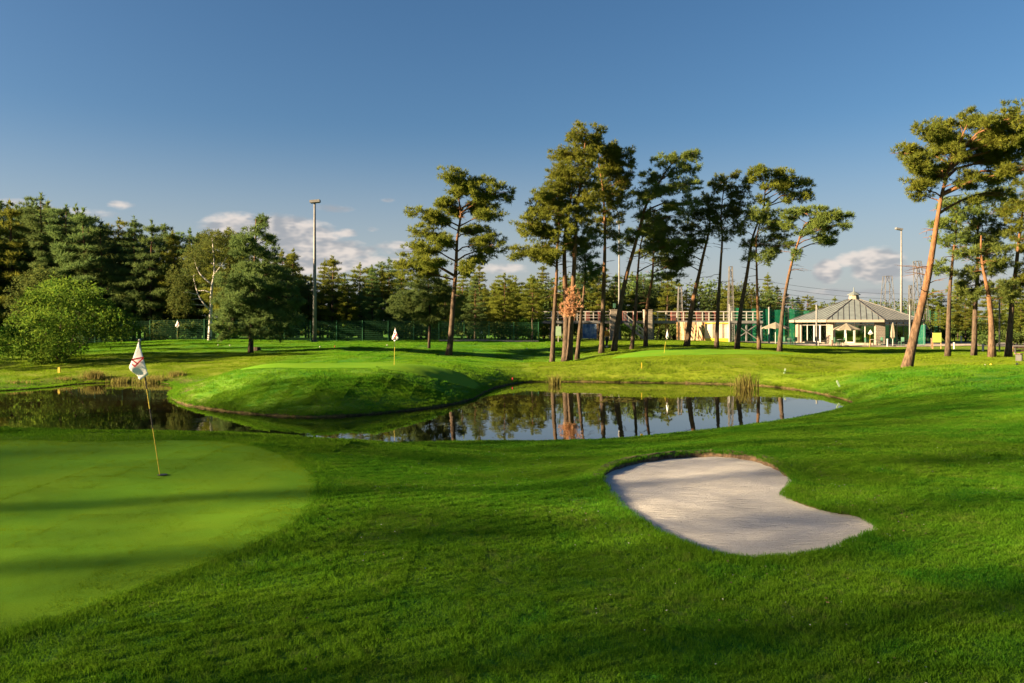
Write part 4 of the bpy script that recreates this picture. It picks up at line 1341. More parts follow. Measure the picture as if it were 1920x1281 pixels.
def leafy(name, label, cat, crop, d, stems, clumps, r0, leafmat, barkmat, size, n_per, group=None, droop=0.3, aspect=.45, seed=0, spread=.8):
    global rng
    rng = np.random.default_rng(300 + seed); random.seed(300 + seed)
    ox, oy, s = crop
    def P_(x, y): return W(ox + x / s, oy + y / s, d)
    m_px = d / F / s
    b = P_(*stems[0][0]); org = Vector((b.x, b.y, zg(b.x, b.y) - .03))
    T = thing(name, label, cat, org, 0, group)
    mbt = MB(); trs = []
    for i, tl in enumerate(stems):
        pts = [P_(*q) - org for q in tl]
        if i == 0: pts[0].z = 0
        if i: 
            for k, p in enumerate(pts): p.y += (k / max(1, len(pts) - 1)) * random.uniform(-1.2, 1.2)
        pts = resample(pts, .5); n = len(pts)
        rr = r0 if i == 0 else r0 * .42
        mbt.tube(pts, [rr * (1 - .8 * k / (n - 1)) for k in range(n)], 8, jit=.05); trs.append(pts)
    allc = np.array(clumps); cx0 = allc[:, 0].mean(); half = (allc[:, 0].max() - allc[:, 0].min()) / 2
    CV = []; CF = []; off = 0
    for cx, cy, rx, ry in clumps:
        c = P_(cx, cy) - org
        e = min(1, abs(cx - cx0) / half)
        c.y += spread * half * m_px * math.sqrt(max(.05, 1 - e * e)) * random.choice((-1, -.7, -.3, .2, .7))
        wx, wz = rx * m_px, ry * m_px
        n = int(n_per * (wx * wz) / (size * size) * 9.0 + 150)
        nn = max(8, n // 14)
        p, u = ellipsoid_pts(c, wx, wx * .8, wz, nn, .5)
        # sprays: leaves strung along a short arching twig
        dirs = u * np.array([1, 1, .4]) + unit(nn) * .4; dirs[:, 2] += .1
        dirs /= np.linalg.norm(dirs, axis=1)[:, None]
        t = rng.uniform(-.3, 1, (nn, 14))
        q = p[:, None] + dirs[:, None] * (t * size * 3.2)[:, :, None]
        q[:, :, 2] -= droop * (np.maximum(t, 0) ** 2) * size * 3.2
        q = q.reshape(-1, 3) + rng.normal(0, size * .35, (nn * 14, 3))
        v, f = leaf_cloud(q, size * rng.uniform(.6, 1.2, len(q)), droop, aspect)
        CV.append(v); CF.append(f + off); off += len(v)
        tr = min(trs, key=lambda z_: min((pp - c).length for pp in z_))
        a = min(tr, key=lambda pp: (pp - c).length + abs(min(0, c.z - pp.z)))
        mbt.tube(bez(a, c, .1, 4), [r0 * .22, r0 * .18, r0 * .14, r0 * .09, r0 * .04], 5, cap=False)
    mbt.build('trunk', M[barkmat], T, smooth=True)
    link('crown', npmesh('crown', np.concatenate(CV), np.concatenate(CF), M[leafmat]), T)
    return T


leafy('locust_bush', 'large bright green bush with feathery leaves on the far left bank', 'bush', CROP1, 55,
      [[(370, 1150), (370, 1000), (380, 850)], [(360, 1140), (280, 980), (200, 850)], [(380, 1140), (480, 950), (520, 760)], [(385, 1140), (600, 980), (760, 890)]],
      [(520, 690, 100, 45), (330, 720, 120, 55), (200, 790, 100, 45), (560, 770, 100, 55), (400, 800, 130, 60), (640, 800, 55, 45), (170, 890, 75, 45), (260, 930, 100, 50), (480, 900, 130, 70), (650, 900, 90, 55), (760, 850, 75, 30), (800, 900, 62, 34), (870, 940, 36, 18),
       (720, 960, 62, 36), (200, 1010, 90, 50), (380, 1020, 130, 70), (560, 1020, 100, 60), (150, 1075, 60, 26), (300, 1090, 100, 40), (470, 1095, 100, 40), (420, 700, 90, 40), (280, 850, 90, 50), (580, 940, 90, 55), (330, 960, 100, 60)],
      .16, 'locust', 'bark_dark', .20, 5.2, droop=.45, seed=1)
leafy('grey_shrub', 'greyish shrub rising behind the bright green bush', 'bush', CROP1, 60,
      [[(200, 1075), (200, 900), (230, 700)]],
      [(290, 600, 70, 40), (240, 640, 70, 40), (170, 670, 55, 40), (330, 630, 60, 34), (140, 740, 45, 50), (220, 720, 70, 45), (110, 820, 40, 50), (160, 850, 60, 60)],
      .10, 'birch_leaf', 'bark_dark', .16, 3.6, droop=.3, seed=2)
leafy('birch_tree', 'white-barked birch with drooping leaves by the wire fence', 'birch tree', CROP1, 71,
      [[(1290, 1035), (1297, 880), (1304, 700), (1320, 600), (1316, 480), (1308, 400)], [(1299, 835), (1242, 760), (1200, 700), (1175, 620)], [(1302, 722), (1260, 706), (1205, 705)], [(1306, 670), (1225, 600), (1160, 490)], [(1302, 790), (1355, 750)], [(1318, 550), (1268, 515)], [(1312, 620), (1400, 520)]],
      [(1270, 365, 75, 50), (1330, 390, 60, 50), (1385, 400, 50, 60), (1160, 490, 70, 60), (1240, 460, 80, 50), (1400, 500, 70, 60), (1120, 620, 55, 60), (1190, 600, 50, 40), (1400, 620, 60, 60), (1110, 720, 45, 70), (1160, 770, 36, 50), (1385, 720, 45, 60), (1090, 790, 30, 40), (1230, 540, 60, 40)],
      0.20, 'birch_leaf', 'birch', .15, 5.0, droop=.9, seed=3)

# ---- the wood
variants = []
for i, (H, c0, wd, sh, dn) in enumerate(((15, .20, 3.2, 'cone', 1.0), (13, .26, 2.6, 'round', 1.0), (14.5, .28, 2.6, 'cone', .95), (11, .16, 2.6, 'cone', 1.0), (13.5, .38, 2.4, 'round', 1.0), (8, .08, 2.3, 'cone', .9), (30, .20, 4.0, 'round', .08), (30, .43, 3.8, 'round', .07))):  # final pair: tall sparse crowns shaped to let part of the sun through
    tm, v, f = wood_pine_mesh(i, H, c0, wd, sh, dn)
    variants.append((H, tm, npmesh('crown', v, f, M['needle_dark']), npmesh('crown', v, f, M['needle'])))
rng = np.random.default_rng(77); random.seed(77)


def wood_tree(x, y, h, label, group, vi=None, lit=False):
    H, tm, cd, cl = variants[random.randrange(5) if vi is None else vi]
    s = h / H
    T = thing('wood_pine', label, 'pine tree', (x, y, zg(x, y) - .05), random.uniform(0, 6.28), group)
    sx = s * random.uniform(.9, 1.2)
    T.scale = (sx, sx, s)
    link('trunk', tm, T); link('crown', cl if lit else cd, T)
    return T


def skyline(px):
    t = [(-260, 380), (0, 372), (90, 368), (160, 385), (200, 415), (240, 412), (330, 420), (400, 420), (450, 440), (540, 470), (575, 495), (620, 470), (650, 500), (715, 468), (770, 510), (880, 500), (960, 505), (1050, 500), (1180, 505),
         (1300, 515), (1400, 525), (1440, 530), (1500, 565), (1600, 572), (1700, 572), (1800, 540), (1920, 520), (2150, 510)]
    for (a, b), (c, e) in zip(t, t[1:]):
        if a <= px <= c: return b + (e - b) * (px - a) / (c - a)
    return t[-1][1]


def landmark(px):
    for lim, t in ((0, 'beyond the left picture edge'), (60, 'at the left picture edge'), (130, 'behind the bright bush'), (210, 'above the bright bush\'s right side'), (290, 'right of the bright bush'), (345, 'left of the birch'), (400, 'behind the birch'), (440, 'between birch and broad dark pine'),
                   (510, 'behind the broad dark pine'), (550, 'right of the broad dark pine'), (588, 'just left of the lamp post'), (625, 'just right of the lamp post'), (680, 'between lamp post and middle flag'), (735, 'left above the middle flag'), (790, 'right above the middle flag'),
                   (850, 'left behind the lone pine'), (900, 'right behind the lone pine'), (960, 'right of the lone pine'), (1010, 'at the left end of the deck'), (1060, 'behind the leftmost deck railing'), (1110, 'behind the blue banner'), (1160, 'behind the first block pillar'),
                   (1210, 'behind the deck stairs'), (1260, 'behind the second block pillar'), (1310, 'behind the board-patterned banner'), (1360, 'behind the cream banner'), (1420, 'left behind the green net'), (1480, 'behind the middle of the net'), (1540, 'right behind the green net'),
                   (1600, 'left behind the pavilion roof'), (1660, 'right behind the pavilion roof'), (1720, 'behind the leaning pine\'s trunk'), (1780, 'behind the lime board'), (1830, 'behind the grey pine'), (1870, 'behind the crooked pine'), (1920, 'at the right picture edge')):
        if px < lim: return t
    return 'beyond the right picture edge'


def wood_row(px0, px1, step, d0, label, group, litp, dpy=(0, 30), vi=None):
    px = px0
    while px < px1:
        d = d0 + random.uniform(-2, 2)
        y = skyline(px) + random.uniform(*dpy)
        x = (px - 960) / F * d
        top = ZC + (HOR - y) / F * d
        h = max(5, top - zg(x, d))
        wood_tree(x, d, h, label + ', ' + landmark(px), group, vi, random.random() < litp)
        px += step * random.uniform(.65, 1.35)


GL = 'pines of the wood behind the left fence'
LL = 'row of the left wood'
LM = 'row of the middle wood'
LB = 'row of the wood beyond the deck'
LR = 'row of the far right wood'
wood_row(-240, 470, 46, 78, 'tall pine, front ' + LL, GL, .1, (0, 26))
wood_row(-240, 520, 50, 84, 'tall pine, second ' + LL, GL, .15, (5, 30))
wood_row(-240, 560, 56, 91, 'tall pine, third ' + LL, GL, .2, (5, 30))
wood_row(-240, 540, 70, 80.5, 'low pine under the left wood', 'low pines of the left wood', .15, (120, 190), 5)
wood_row(-240, 1010, 40, 104, 'far pine deep in the wood', 'deep pines of the left wood', .3, (20, 60), 3)
wood_row(-240, 1010, 34, 122, 'farthest low pine deep in the wood', 'deep pines of the left wood', .3, (40, 80), 5)
wood_row(520, 1010, 60, 86, 'low pine in the middle wood', 'low pines left of the deck', .5, (60, 100), 5)
wood_row(1000, 1480, 36, 112, 'low pine in the undergrowth', 'low pines behind the deck', .5, (10, 50), 5)
wood_row(1000, 1500, 30, 130, 'far low pine beyond the deck', 'low pines behind the deck', .5, (0, 40), 3)
wood_row(1440, 2200, 30, 150, 'farthest low pine on the right', 'far low pines on the right', .7, (5, 40), 3)
wood_row(1740, 2200, 44, 128, 'low pine in the right wood', 'far low pines on the right', .7, (30, 70), 5)
wood_row(500, 1010, 42, 82, 'pine, front ' + LM, 'pines between lamp post and deck', .6, (0, 60))
wood_row(480, 1010, 42, 90, 'pine, second ' + LM, 'pines between lamp post and deck', .6, (0, 40))
wood_row(560, 1010, 48, 100, 'pine, third ' + LM, 'pines between lamp post and deck', .6, (0, 30))
wood_row(1020, 1440, 42, 108, 'pine, front ' + LB, 'pines behind the deck', .5, (0, 40))
wood_row(1020, 1480, 46, 118, 'pine, second ' + LB, 'pines behind the deck', .5, (0, 30))
wood_row(1440, 1800, 24, 140, 'pine, farthest ' + LR, 'far pines on the right', .8, (-14, 10))
wood_row(1740, 2150, 46, 122, 'pine, middle ' + LR, 'far pines on the right', .8, (0, 50))
wood_row(1760, 2150, 60, 104, 'pine, front ' + LR, 'far pines on the right', .6, (10, 70))

# unseen pines left of the picture, some added and thinned to filter the sun
LS = 'unseen tall pine shading the lawns, beyond the left picture edge'
def shade(u, s, h, vi=None):
    """u: across the sun, s: along the sun's travel"""
    ca, sa = math.cos(SUN_AZ), math.sin(SUN_AZ)
    x = -u * sa + s * ca; y = u * ca + s * sa
    wood_tree(x, y, h, LS, 'unseen pines left of the picture', vi)


sl = []
for q in range(15):          # added rows of very tall pines, kept sparse to dim the sun evenly
    sl.append((-17 + q * 3.3 + random.uniform(-.5, .5), -80 + random.uniform(-3, 3), 31 + random.uniform(-1.5, 1.5), 6))
    sl.append((-15.4 + q * 3.3 + random.uniform(-.5, .5), -93 + random.uniform(-3, 3), 34 + random.uniform(-1.5, 1.5), 6))
sl += [(20, -46, 24, 6), (23.5, -44, 24, 6), (26.5, -48, 25, 6), (30.5, -46, 17.5, 6), (33.2, -43, 14, 6), (29, -52, 19, 6),
       (57, -50, 13, 0), (60, -55, 15, 2), (64, -52, 14, 0), (68, -55, 15, 6), (72, -56, 15, 2), (76, -60, 16, 0), (82, -62, 16, 0), (87, -66, 16, 2), (92, -70, 16, 0), (80, -70, 16, 1)]
sl = [q for q in sl if not (q[1] < -70 and 4.5 < q[0] < 9.5)] + [(4.4, -46, 30, 7), (7.2, -48, 30.5, 7), (9.6, -45, 30, 7)]   # a gap that lets light in under high crowns
for u, s, h, vi in sl:
    shade(u, s, h, vi)


# ------------------------------------------------------------------ flagsticks


def text_mesh(txt, size, m, name):
    """lettering as filled outline strokes (digit 4 only needs a few bars)"""
    mb = MB()
    for a, b in txt:
        a = Vector(a) * size; b = Vector(b) * size
        d = (b - a).normalized(); n = Vector((-d.z, 0, d.x)) * size * .085
        e = d * size * .06
        mb.add([a - n - e, b - n + e, b + n + e, a + n - e], [(0, 1, 2, 3)])
    return mb


def flagstick(label, px0, py0, d, px1, py1, flag, digit=None, stripes=8, base_on=True, flag_w=1.0, group='golf flagsticks'):
    """pole from its foot pixel to its top pixel; flag = list of (x, z) offsets from the top, metres"""
    b = W(px0, py0, d); zb_ = zg(b.x, b.y) if base_on else b.z
    org = Vector((b.x, b.y, zb_))
    T = thing('golf_flag', label, 'golf flag', org, 0, group)
    top = W(px1, py1, d) - org
    secs = stripes if isinstance(stripes, list) else [(i / stripes, (i + 1) / stripes, 'yellow' if i < stripes * .45 or i % 2 == 0 else 'black') for i in range(stripes)]
    for f0, f1, mm in secs:
        r = (0.0065 if f1 < .4 else .009) if d < 20 else 0.010
        mb = MB(); mb.cyl(top * f0, top * f1, r, r, 8); mb.build('pole_section', M[mm], T)
    # cloth: quad strip with folds
    mb = MB(); N_ = 10; vs = []
    for j in range(N_ + 1):
        v = j / N_
        for k in range(N_ + 1):
            u = k / N_
            p0 = Vector((flag[0][0], 0, flag[0][1])).lerp(Vector((flag[1][0], 0, flag[1][1])), u)
            p1 = Vector((flag[3][0], 0, flag[3][1])).lerp(Vector((flag[2][0], 0, flag[2][1])), u)
            p = p0.lerp(p1, v)
            p.y = -0.03 + 0.022 * math.sin(u * 7 + v * 3) * (0.3 + v) * flag_w
            vs.append(top + p)
    fs = [(j * (N_ + 1) + k, j * (N_ + 1) + k + 1, (j + 1) * (N_ + 1) + k + 1, (j + 1) * (N_ + 1) + k) for j in range(N_) for k in range(N_)]
    mb.add(vs, fs); fl = mb.build('flag', M['cloth'], T, smooth=True)
    md = fl.modifiers.new('thick', 'SOLIDIFY'); md.thickness = 0.004
    if digit:
        strokes, sz, (cx, cz), ang = digit
        mb = text_mesh(strokes, sz, M['red'], 'numeral')
        rt = Matrix.Rotation(ang, 3, 'Y')
        mb.v = [tuple(rt @ Vector(v) + top + Vector((cx, -0.075, cz))) for v in mb.v]
        mb.build('numeral', M['red'], fl)
    mb = MB(); mb.lathe([(0.012, .0), (.02, .012), (.012, .03)], 8, c=top); mb.build('finial', M['white'], T)
    return T, org


FOUR = [((-.28, 0, .5), (.30, 0, .42)), ((-.28, 0, .5), (.05, 0, -.05)), ((.30, 0, .42), (-.05, 0, -.5)), ((.05, 0, -.05), (.24, 0, .10)), ((-.22, 0, -.42), (.06, 0, -.26))]
k4 = px_ground(300, 893)[1]
m4 = k4 / F
ft = [((x - 262) * m4, -(y - 640) * m4) for x, y in ((262, 640), (244, 688), (264, 712.5), (280, 702))]
FOUR4 = [((-10 / 15, 0, 4 / 15), (11 / 15, 0, 8 / 15)), ((11 / 15, 0, 7 / 15), (-4 / 15, 0, -8 / 15)), ((-10 / 15, 0, 4 / 15), (1 / 15, 0, -4 / 15)), ((-9 / 15, 0, -5 / 15), (-4 / 15, 0, -9 / 15))]
SEC4 = [(0, .12, 'yellow'), (.12, .355, 'yellow'), (.355, .50, 'black'), (.50, .645, 'yellow'), (.645, 1.0, 'black')]
T4, o4 = flagstick('near flag with red numeral 4 leaning on a yellow and black pole', 300, 893, k4, 262, 640, [ft[0], ft[3], ft[2], ft[1]], (FOUR4, 15 * m4, (0.5 * m4, -(678 - 640) * m4), 0.0), stripes=SEC4)
mb = MB(); mb.lathe([(0.0, .0), (.062, .0), (.062, .004), (.0, .005)], 20)
cp = mb.build('hole_cup', M['black'], None, loc=(o4.x + .03, o4.y, o4.z + .0185)); tag(cp, 'dark hole cup at the foot of the near flag', 'golf hole')


def small_flag(label, px0, py0, d, px1, py1, wpx_, hpx, digit=True, side=1, stripes=6):
    m_ = d / F
    f = [(0, 0), (side * wpx_ * .55 * m_, -hpx * .78 * m_), (-side * wpx_ * .1 * m_, -hpx * m_), (-side * wpx_ * .45 * m_, -hpx * .8 * m_)]
    return flagstick(label, px0, py0, d, px1, py1, f, (FOUR, hpx * .38 * m_, (0.0, -hpx * .58 * m_), .2) if digit else None, stripes)


small_flag('middle flag, white with red mark, on the raised island green', 739, 688, 38.6, 741, 616, 13, 24)
small_flag('pale flag on a yellow pole on the sunlit green at the foot of the pines', 1245, 664, 57, 1251, 618, 5, 18, False)
small_flag('white flag in front of the wire fence left of the birch', 332, 641, 70, 333, 601, 9, 13, True)
small_flag('tiny distant flag behind the lone pine', 903, 640, 84, 903, 621, 5, 8, False)
small_flag('white flag standing on the lawn in front of the pavilion', 1630, 648, 84, 1632, 618, 10, 10, False, stripes=4)

# ------------------------------------------------------------------ lamp posts, towers, posts


def lamp_post(label, px, py0, d, py1, heads, r=0.13, base_z=None, group='floodlight posts'):
    b = W(px, py0, d); z0 = zg(b.x, b.y)
    H = W(px, py1, d).z - z0
    T = thing('lamp_post', label, 'lamp post', (b.x, b.y, z0), 0, group)
    mb = MB(); mb.tube([(0, 0, 0), (0, 0, H * .5), (0, 0, H)], [r, r * .78, r * .5], 12); mb.build('pole', M['steel_light'], T, smooth=True)
    mb = MB(); mb.lathe([(r * 1.7, 0), (r * 1.7, .06), (r * 1.1, .12)], 12); mb.build('base_flange', M['steel'], T)
    for i, (dx, tilt) in enumerate(heads):
        mt = Matrix.Rotation(tilt, 3, 'Y')
        mb = MB(); mb.box((dx, 0, H + .12), (.95, .55, .24), mat=mt); mb.box((dx, 0, H - .02), (.80, .45, .05), mat=mt, mi=1)
        mb.build('lamp_head', [M['lamp'], M['steel_light']], T)
    mb = MB(); mb.bar((-.1, 0, H - .05), (heads[0][0], 0, H + .02), .07); mb.build('bracket', M['steel'], T)
    return T


lamp_post('tall grey floodlight post standing left of centre by the fence', 590, 641, 74, 380, [(.05, -.08)], .20)
lamp_post('tall pale lamp post right of the pavilion roof', 1690, 648, 112, 431, [(-.35, .18)], .20)
lamp_post('pale post behind the pines rising over the deck', 1161, 640, 104, 418, [(.1, .0)], .15)


def lattice(label, px, py0, d, py1, wpx_, lean=0.0, group='lattice masts', m='steel'):
    b = W(px, py0, d); z0 = zg(b.x, b.y); H = W(px, py1, d).z - z0
    w = wpx_ * d / F
    T = thing('lattice_mast', label, 'mast', (b.x, b.y, z0), 0, group)
    def wd(z): return w * (1 - .55 * z / H) / 2
    for sx, sy in ((-1, -1), (1, -1), (1, 1), (-1, 1)):
        mb = MB(); mb.bar((sx * wd(0), sy * wd(0), 0), (sx * wd(H) + lean, sy * wd(H), H), .07); mb.build('leg', M[m], T)
    mb = MB(); n = max(4, int(H / max(.9, w)))
    for i in range(n):
        a, c = H * i / n, H * (i + 1) / n
        la, lc = lean * i / n, lean * (i + 1) / n
        for f in range(4):
            c1 = [(-1, -1), (1, -1), (1, 1), (-1, 1)][f]; c2 = [(1, -1), (1, 1), (-1, 1), (-1, -1)][f]
            p = (c1[0] * wd(a) + la, c1[1] * wd(a), a); q = (c2[0] * wd(c) + lc, c2[1] * wd(c), c)
            mb.bar(p, q, .05) if i % 2 == 0 else mb.bar((c2[0] * wd(a) + la, c2[1] * wd(a), a), (c1[0] * wd(c) + lc, c1[1] * wd(c), c), .05)
            mb.bar((c1[0] * wd(c) + lc, c1[1] * wd(c), c), (c2[0] * wd(c) + lc, c2[1] * wd(c), c), .05)
    mb.build('bracing', M[m], T)
    return T


lattice('lattice mast behind the deck left of the timber banner', 1275, 640, 103, 538, 12)
lattice('lattice mast behind the deck above the net\'s left end', 1370, 640, 103, 500, 12)
lattice('broad lattice mast just right of the pavilion roof', 1664, 648, 122, 518, 26, 0.0)
lattice('tall lattice mast behind the big leaning pine', 1733, 645, 98, 490, 22, -.9)
lattice('slim lattice mast between lamp post and leaning pine', 1707, 645, 118, 535, 9)


def plain_post(label, px, py0, d, py1, r, m, name='post', cat='post', group=None, cap=True):
    b = W(px, py0, d); z0 = zg(b.x, b.y); H = W(px, py1, d).z - z0
    T = thing(name, label, cat, (b.x, b.y, z0), 0, group)
    mb = MB(); mb.cyl((0, 0, 0), (0, 0, H), r, r * .92, 12); mb.build('shaft', M[m], T, smooth=False)
    if cap:
        mb = MB(); mb.lathe([(r * 1.25, 0), (r * 1.25, .06), (r * .6, .10)], 12, c=(0, 0, H)); mb.build('cap', M[m], T)
    return T


plain_post('pale net post in front of the pavilion\'s left side', 1531, 649, 91, 573, .10, 'steel_light', group='net posts')
plain_post('pale net post in front of the pavilion\'s right corner', 1706, 650, 90, 573, .10, 'steel_light', group='net posts')
plain_post('pale net post standing right of the deck at the net\'s left end', 1368, 641, 93, 572, .13, 'steel_light', group='net posts')
plain_post('net post in the middle of the green net', 1442, 646, 101, 577, .11, 'steel_light', group='net posts')
plain_post('thin grey sign post between the right-hand pines', 1874, 660, 70, 560, .07, 'steel', group='net posts')
for nm, px, py0, d, py1, m in (('first', 1535, 648, 90, 637, 'steel_light'), ('x', 1560, 648, 90, 639, 'darkwood'), ('x', 1632, 649, 90, 639, 'darkwood'), ('x', 1664, 650, 89, 637, 'white'),
                                ('x', 1789, 655, 80, 644, 'white'), ('x', 1843, 662, 72, 647, 'white'), ('x', 1802, 642, 100, 632, 'white'), ('x', 1747, 651, 84, 636, 'darkwood'), ('x', 1846, 641, 100, 632, 'white')):
    lab = {1535: 'short grey bollard beside the net post left of the pavilion door', 1560: 'dark bollard left of the open parasol at the pavilion', 1632: 'dark bollard by the chairs at the pavilion', 1664: 'white bollard left of the folded parasol',
           1789: 'white bollard at the road edge right of the lime board', 1843: 'white bollard at the road edge between the crooked pines', 1802: 'white bollard on the far side of the road behind the grey pine', 1747: 'dark post left of the lime board', 1846: 'white bollard on the far verge behind the crooked pine'}[px]
    plain_post(lab, px, py0, d, py1, .09, m, 'bollard', 'bollard', 'bollards')

# stakes and markers on the grass


def stake(label, px, py, d, h, w, m, tilt=0.0, rz=0.0):
    b = W(px, py, d); z0 = zg(b.x, b.y)
    T = thing('marker_stake', label, 'stake', (b.x, b.y, z0 - .03), rz, 'marker stakes')
    mt = Matrix.Rotation(tilt, 3, 'Y')
    mb = MB(); mb.box(mt @ Vector((0, 0, h / 2)), (w, w * .6, h), mat=mt); mb.build('shaft', M[m], T)
    mb = MB(); mb.box(mt @ Vector((0, 0, h + .015)), (w * .75, w * .45, .03), mat=mt); mb.build('tip', M['red' if m == 'red' else 'white' if m == 'palegreen' else m], T)


stake('yellow stake on the sunlit slope across the pond', 1203, 700, 47.5, .40, .045, 'yellow')
stake('short red stake on the tip of the island green\'s bank', 960, 706, 45.2, .22, .05, 'red', .1)
stake('yellow and red stake at the near waterline', 1203, 818, 23.0, .22, .08, 'yellow')
stake('short yellow stake on the far left bank', 111, 704, 47.6, .34, .14, 'yellow')
stake('pale green stake leaning on the slope right of the reeds', 1470, 710, 44.5, .30, .08, 'palegreen', .25)
stake('pale green stake leaning left by the pond\'s right tip', 1575, 728, 38.0, .34, .08, 'palegreen', -.45)


def tee_ball(label, px, py, d, r, m):
    b = W(px, py, d); z0 = zg(b.x, b.y)
    T = thing('tee_marker', label, 'tee marker', (b.x, b.y, z0), 0, 'tee markers')
    mb = MB(); mb.lathe([(r * math.sin(a) + .001, r - r * math.cos(a) + .02) for a in np.linspace(0, math.pi, 8)], 10); mb.build('ball', M[m], T, smooth=True)
    mb = MB(); mb.cyl((0, 0, -.05), (0, 0, .04), .015, .015, 6); mb.build('spike', M['steel'], T)


for lab, px, py, d, m in (('red tee marker right of the big leaning pine', 1792, 682, 45, 'red'), ('yellow tee marker beside the red one', 1811, 684, 44, 'yellow'), ('yellow tee marker between two white ones on the right lawn', 1858, 684, 44, 'yellow'),
                          ('left white tee marker on the right lawn', 1847, 689, 42, 'white'), ('right white tee marker near the picture edge', 1907, 689, 42, 'white'), ('left white tee marker behind the dark pine', 409, 655, 66, 'white'),
                          ('right white tee marker behind the dark pine', 431, 655, 66, 'white'), ('white tee marker on the ridge below the lamp post', 600, 657, 64, 'white'), ('red tee marker on the ridge right of the lamp post', 628, 656, 64, 'red'), ('blue-white tee marker behind the middle flag', 726, 656, 66, 'white'),
                          ('left white ball marker on the lawn behind the lone pine', 988, 651, 70, 'white'), ('right white ball marker on the lawn by the pale board', 1074, 646, 74, 'white')):
    tee_ball(lab, px, py, d, .06, m)

# ------------------------------------------------------------------ wire fence on the left


def fence():
    a = Vector((W(120, 640, 74).x, 74.5)); c = Vector((W(1010, 640, 79).x, 79.5))
    L = (c - a).length; n = int(L / 2.5); dirv = (c - a) / n
    rz = math.atan2(dirv.y, dirv.x)
    T = thing('wire_fence', 'green wire mesh fence in front of the left wood', 'fence', (0, 0, 0))
    pm = MB(); pm.box((0, 0, 1.0), (.07, .07, 2.1)); pm = pm.mesh('post', M['greenpaint'])
    wm = MB(); ln = dirv.length
    for i in range(11): wm.box((ln / 2, 0, .08 + i * .19), (ln, .014, .014))
    for i in range(1, 24): wm.box((ln * i / 24, .012, 1.03), (.010, .010, 1.94))
    wm = wm.mesh('mesh_panel', M['greenpaint'])
    for i in range(n + 1):
        p = a + dirv * i; z = zg(p.x, p.y)
        o = link('post', pm, T, (p.x, p.y, z)); o.rotation_euler.z = rz
        if i < n:
            q = a + dirv * (i + 1); z2 = zg(q.x, q.y)
            o = link('mesh_panel', wm, T, (p.x, p.y, (z + z2) / 2)); o.rotation_euler.z = rz
    mb = MB()
    for i in range(14, 26):
        p = a + dirv * i
        if i >= n: break
        mb.box((p.x + dirv.x / 2, p.y - .25 + dirv.y / 2, zg(p.x + dirv.x / 2, p.y) + .05), (dirv.length - .06, .25, .22), rz)
    mb.build('gravel_board', M['gravel'], T)


fence()

# ------------------------------------------------------------------ driving range deck
DY = 95.0
def dx_(px): return (px - 960) / F * DY
def dz_(py): return ZC - (py - HOR) / F * DY
gz = zg(dx_(1200), DY)
X0, X1 = dx_(1006), dx_(1430)
ZF, ZR = dz_(601.5), dz_(584.5)
D = thing('range_deck', 'raised steel driving range deck with white railing behind the pines', 'deck', (0, 0, 0))
mb = MB(); mb.box(((X0 + X1) / 2, DY + 2.2, ZF - .07), (X1 - X0, 4.4, .14)); mb.build('floor', M['steel_light'], D)
mb = MB(); mb.box(((X0 + X1) / 2, DY - .06, ZF - .16), (X1 - X0 + .02, .10, .34)); mb.build('edge_beam', M['steel_light'], D)
mb = MB(); mb.box(((X0 + X1) / 2, DY + 2.2, ZF - .26), (X1 - X0 - .1, 4.0, .22)); mb.build('joists', M['steel'], D)
pm = MB(); pm.box((0, 0, (ZR - ZF) / 2), (.10, .08, ZR - ZF)); pm = pm.mesh('railing_post', M['white'])
x = X0 + .04
while x < X1:
    if not any(a - .4 < x < b + .4 for a, b in ((dx_(1142), dx_(1166)), (dx_(1205), dx_(1226)))):
        link('railing_post', pm, D, (x, DY, ZF + .01))
    x += random.choice((1.0, 1.0, 1.35, .8))
for a, b in ((X0, dx_(1142)), (dx_(1222), X1)):
    mb = MB(); mb.box(((a + b) / 2, DY, ZR), (b - a, .10, .10)); mb.build('top_rail', M['white'], D)
    for k in (.32, .62):
        mb = MB(); mb.box(((a + b) / 2, DY, ZF + (ZR - ZF) * k), (b - a, .05, .06)); mb.build('middle_rail', M['white'], D)
mb = MB(); mb.box(((dx_(1170) + dx_(1206)) / 2, DY + .9, ZR), (dx_(1206) - dx_(1170), .08, .06)); mb.build('top_rail', M['white'], D)
mb = MB(); mb.box((X0, DY + 2.2, ZR), (.08, 4.3, .06)); mb.box((X0, DY + 4.3, ZF + .55), (.07, .07, 1.1)); mb.build('side_rail', M['white'], D)
for px in (1033, 1057, 1089, 1117, 1290, 1318, 1370, 1400, 1428):
    for yy in (DY + .15, DY + 3.9):
        mb = MB(); mb.box((dx_(px), yy, (gz + ZF - .37) / 2 - .1), (.16, .16, ZF - .37 - gz + .2)); mb.build('column', M['steel_light'] if px < 1130 or px > 1380 else M['darkwood'], D)
for a, b in (((1375, 605), (1425, 640)), ((1425, 605), (1375, 640))):
    mb = MB(); mb.bar((dx_(a[0]), DY + (.0 if a[0] == 1375 else .12), dz_(a[1])), (dx_(b[0]), DY + (.0 if a[0] == 1375 else .12), dz_(b[1])), .09); mb.build('cross_brace', M['steel_light'], D)
for px in (1150, 1213):
    mb = MB(); mb.box((0, 0, 0), (.95, 1.1, dz_(582.5) - gz + .4)); o = mb.build('block_pillar', M['stone'], D, loc=(dx_(px), DY - .5, (dz_(582.5) + gz) / 2 - .2))
    mb = MB(); mb.box((0, 0, 0), (1.03, 1.18, .10)); mb.build('pillar_cap', M['render'], o, loc=(0, 0, (dz_(582.5) - gz + .4) / 2 + .055))
    mb = MB(); mb.box((dx_(px) + .66, DY - .1, (ZF + gz) / 2 + .3), (.32, .5, ZF - gz + .9)); mb.build('side_panel', M['steel_light'], D)
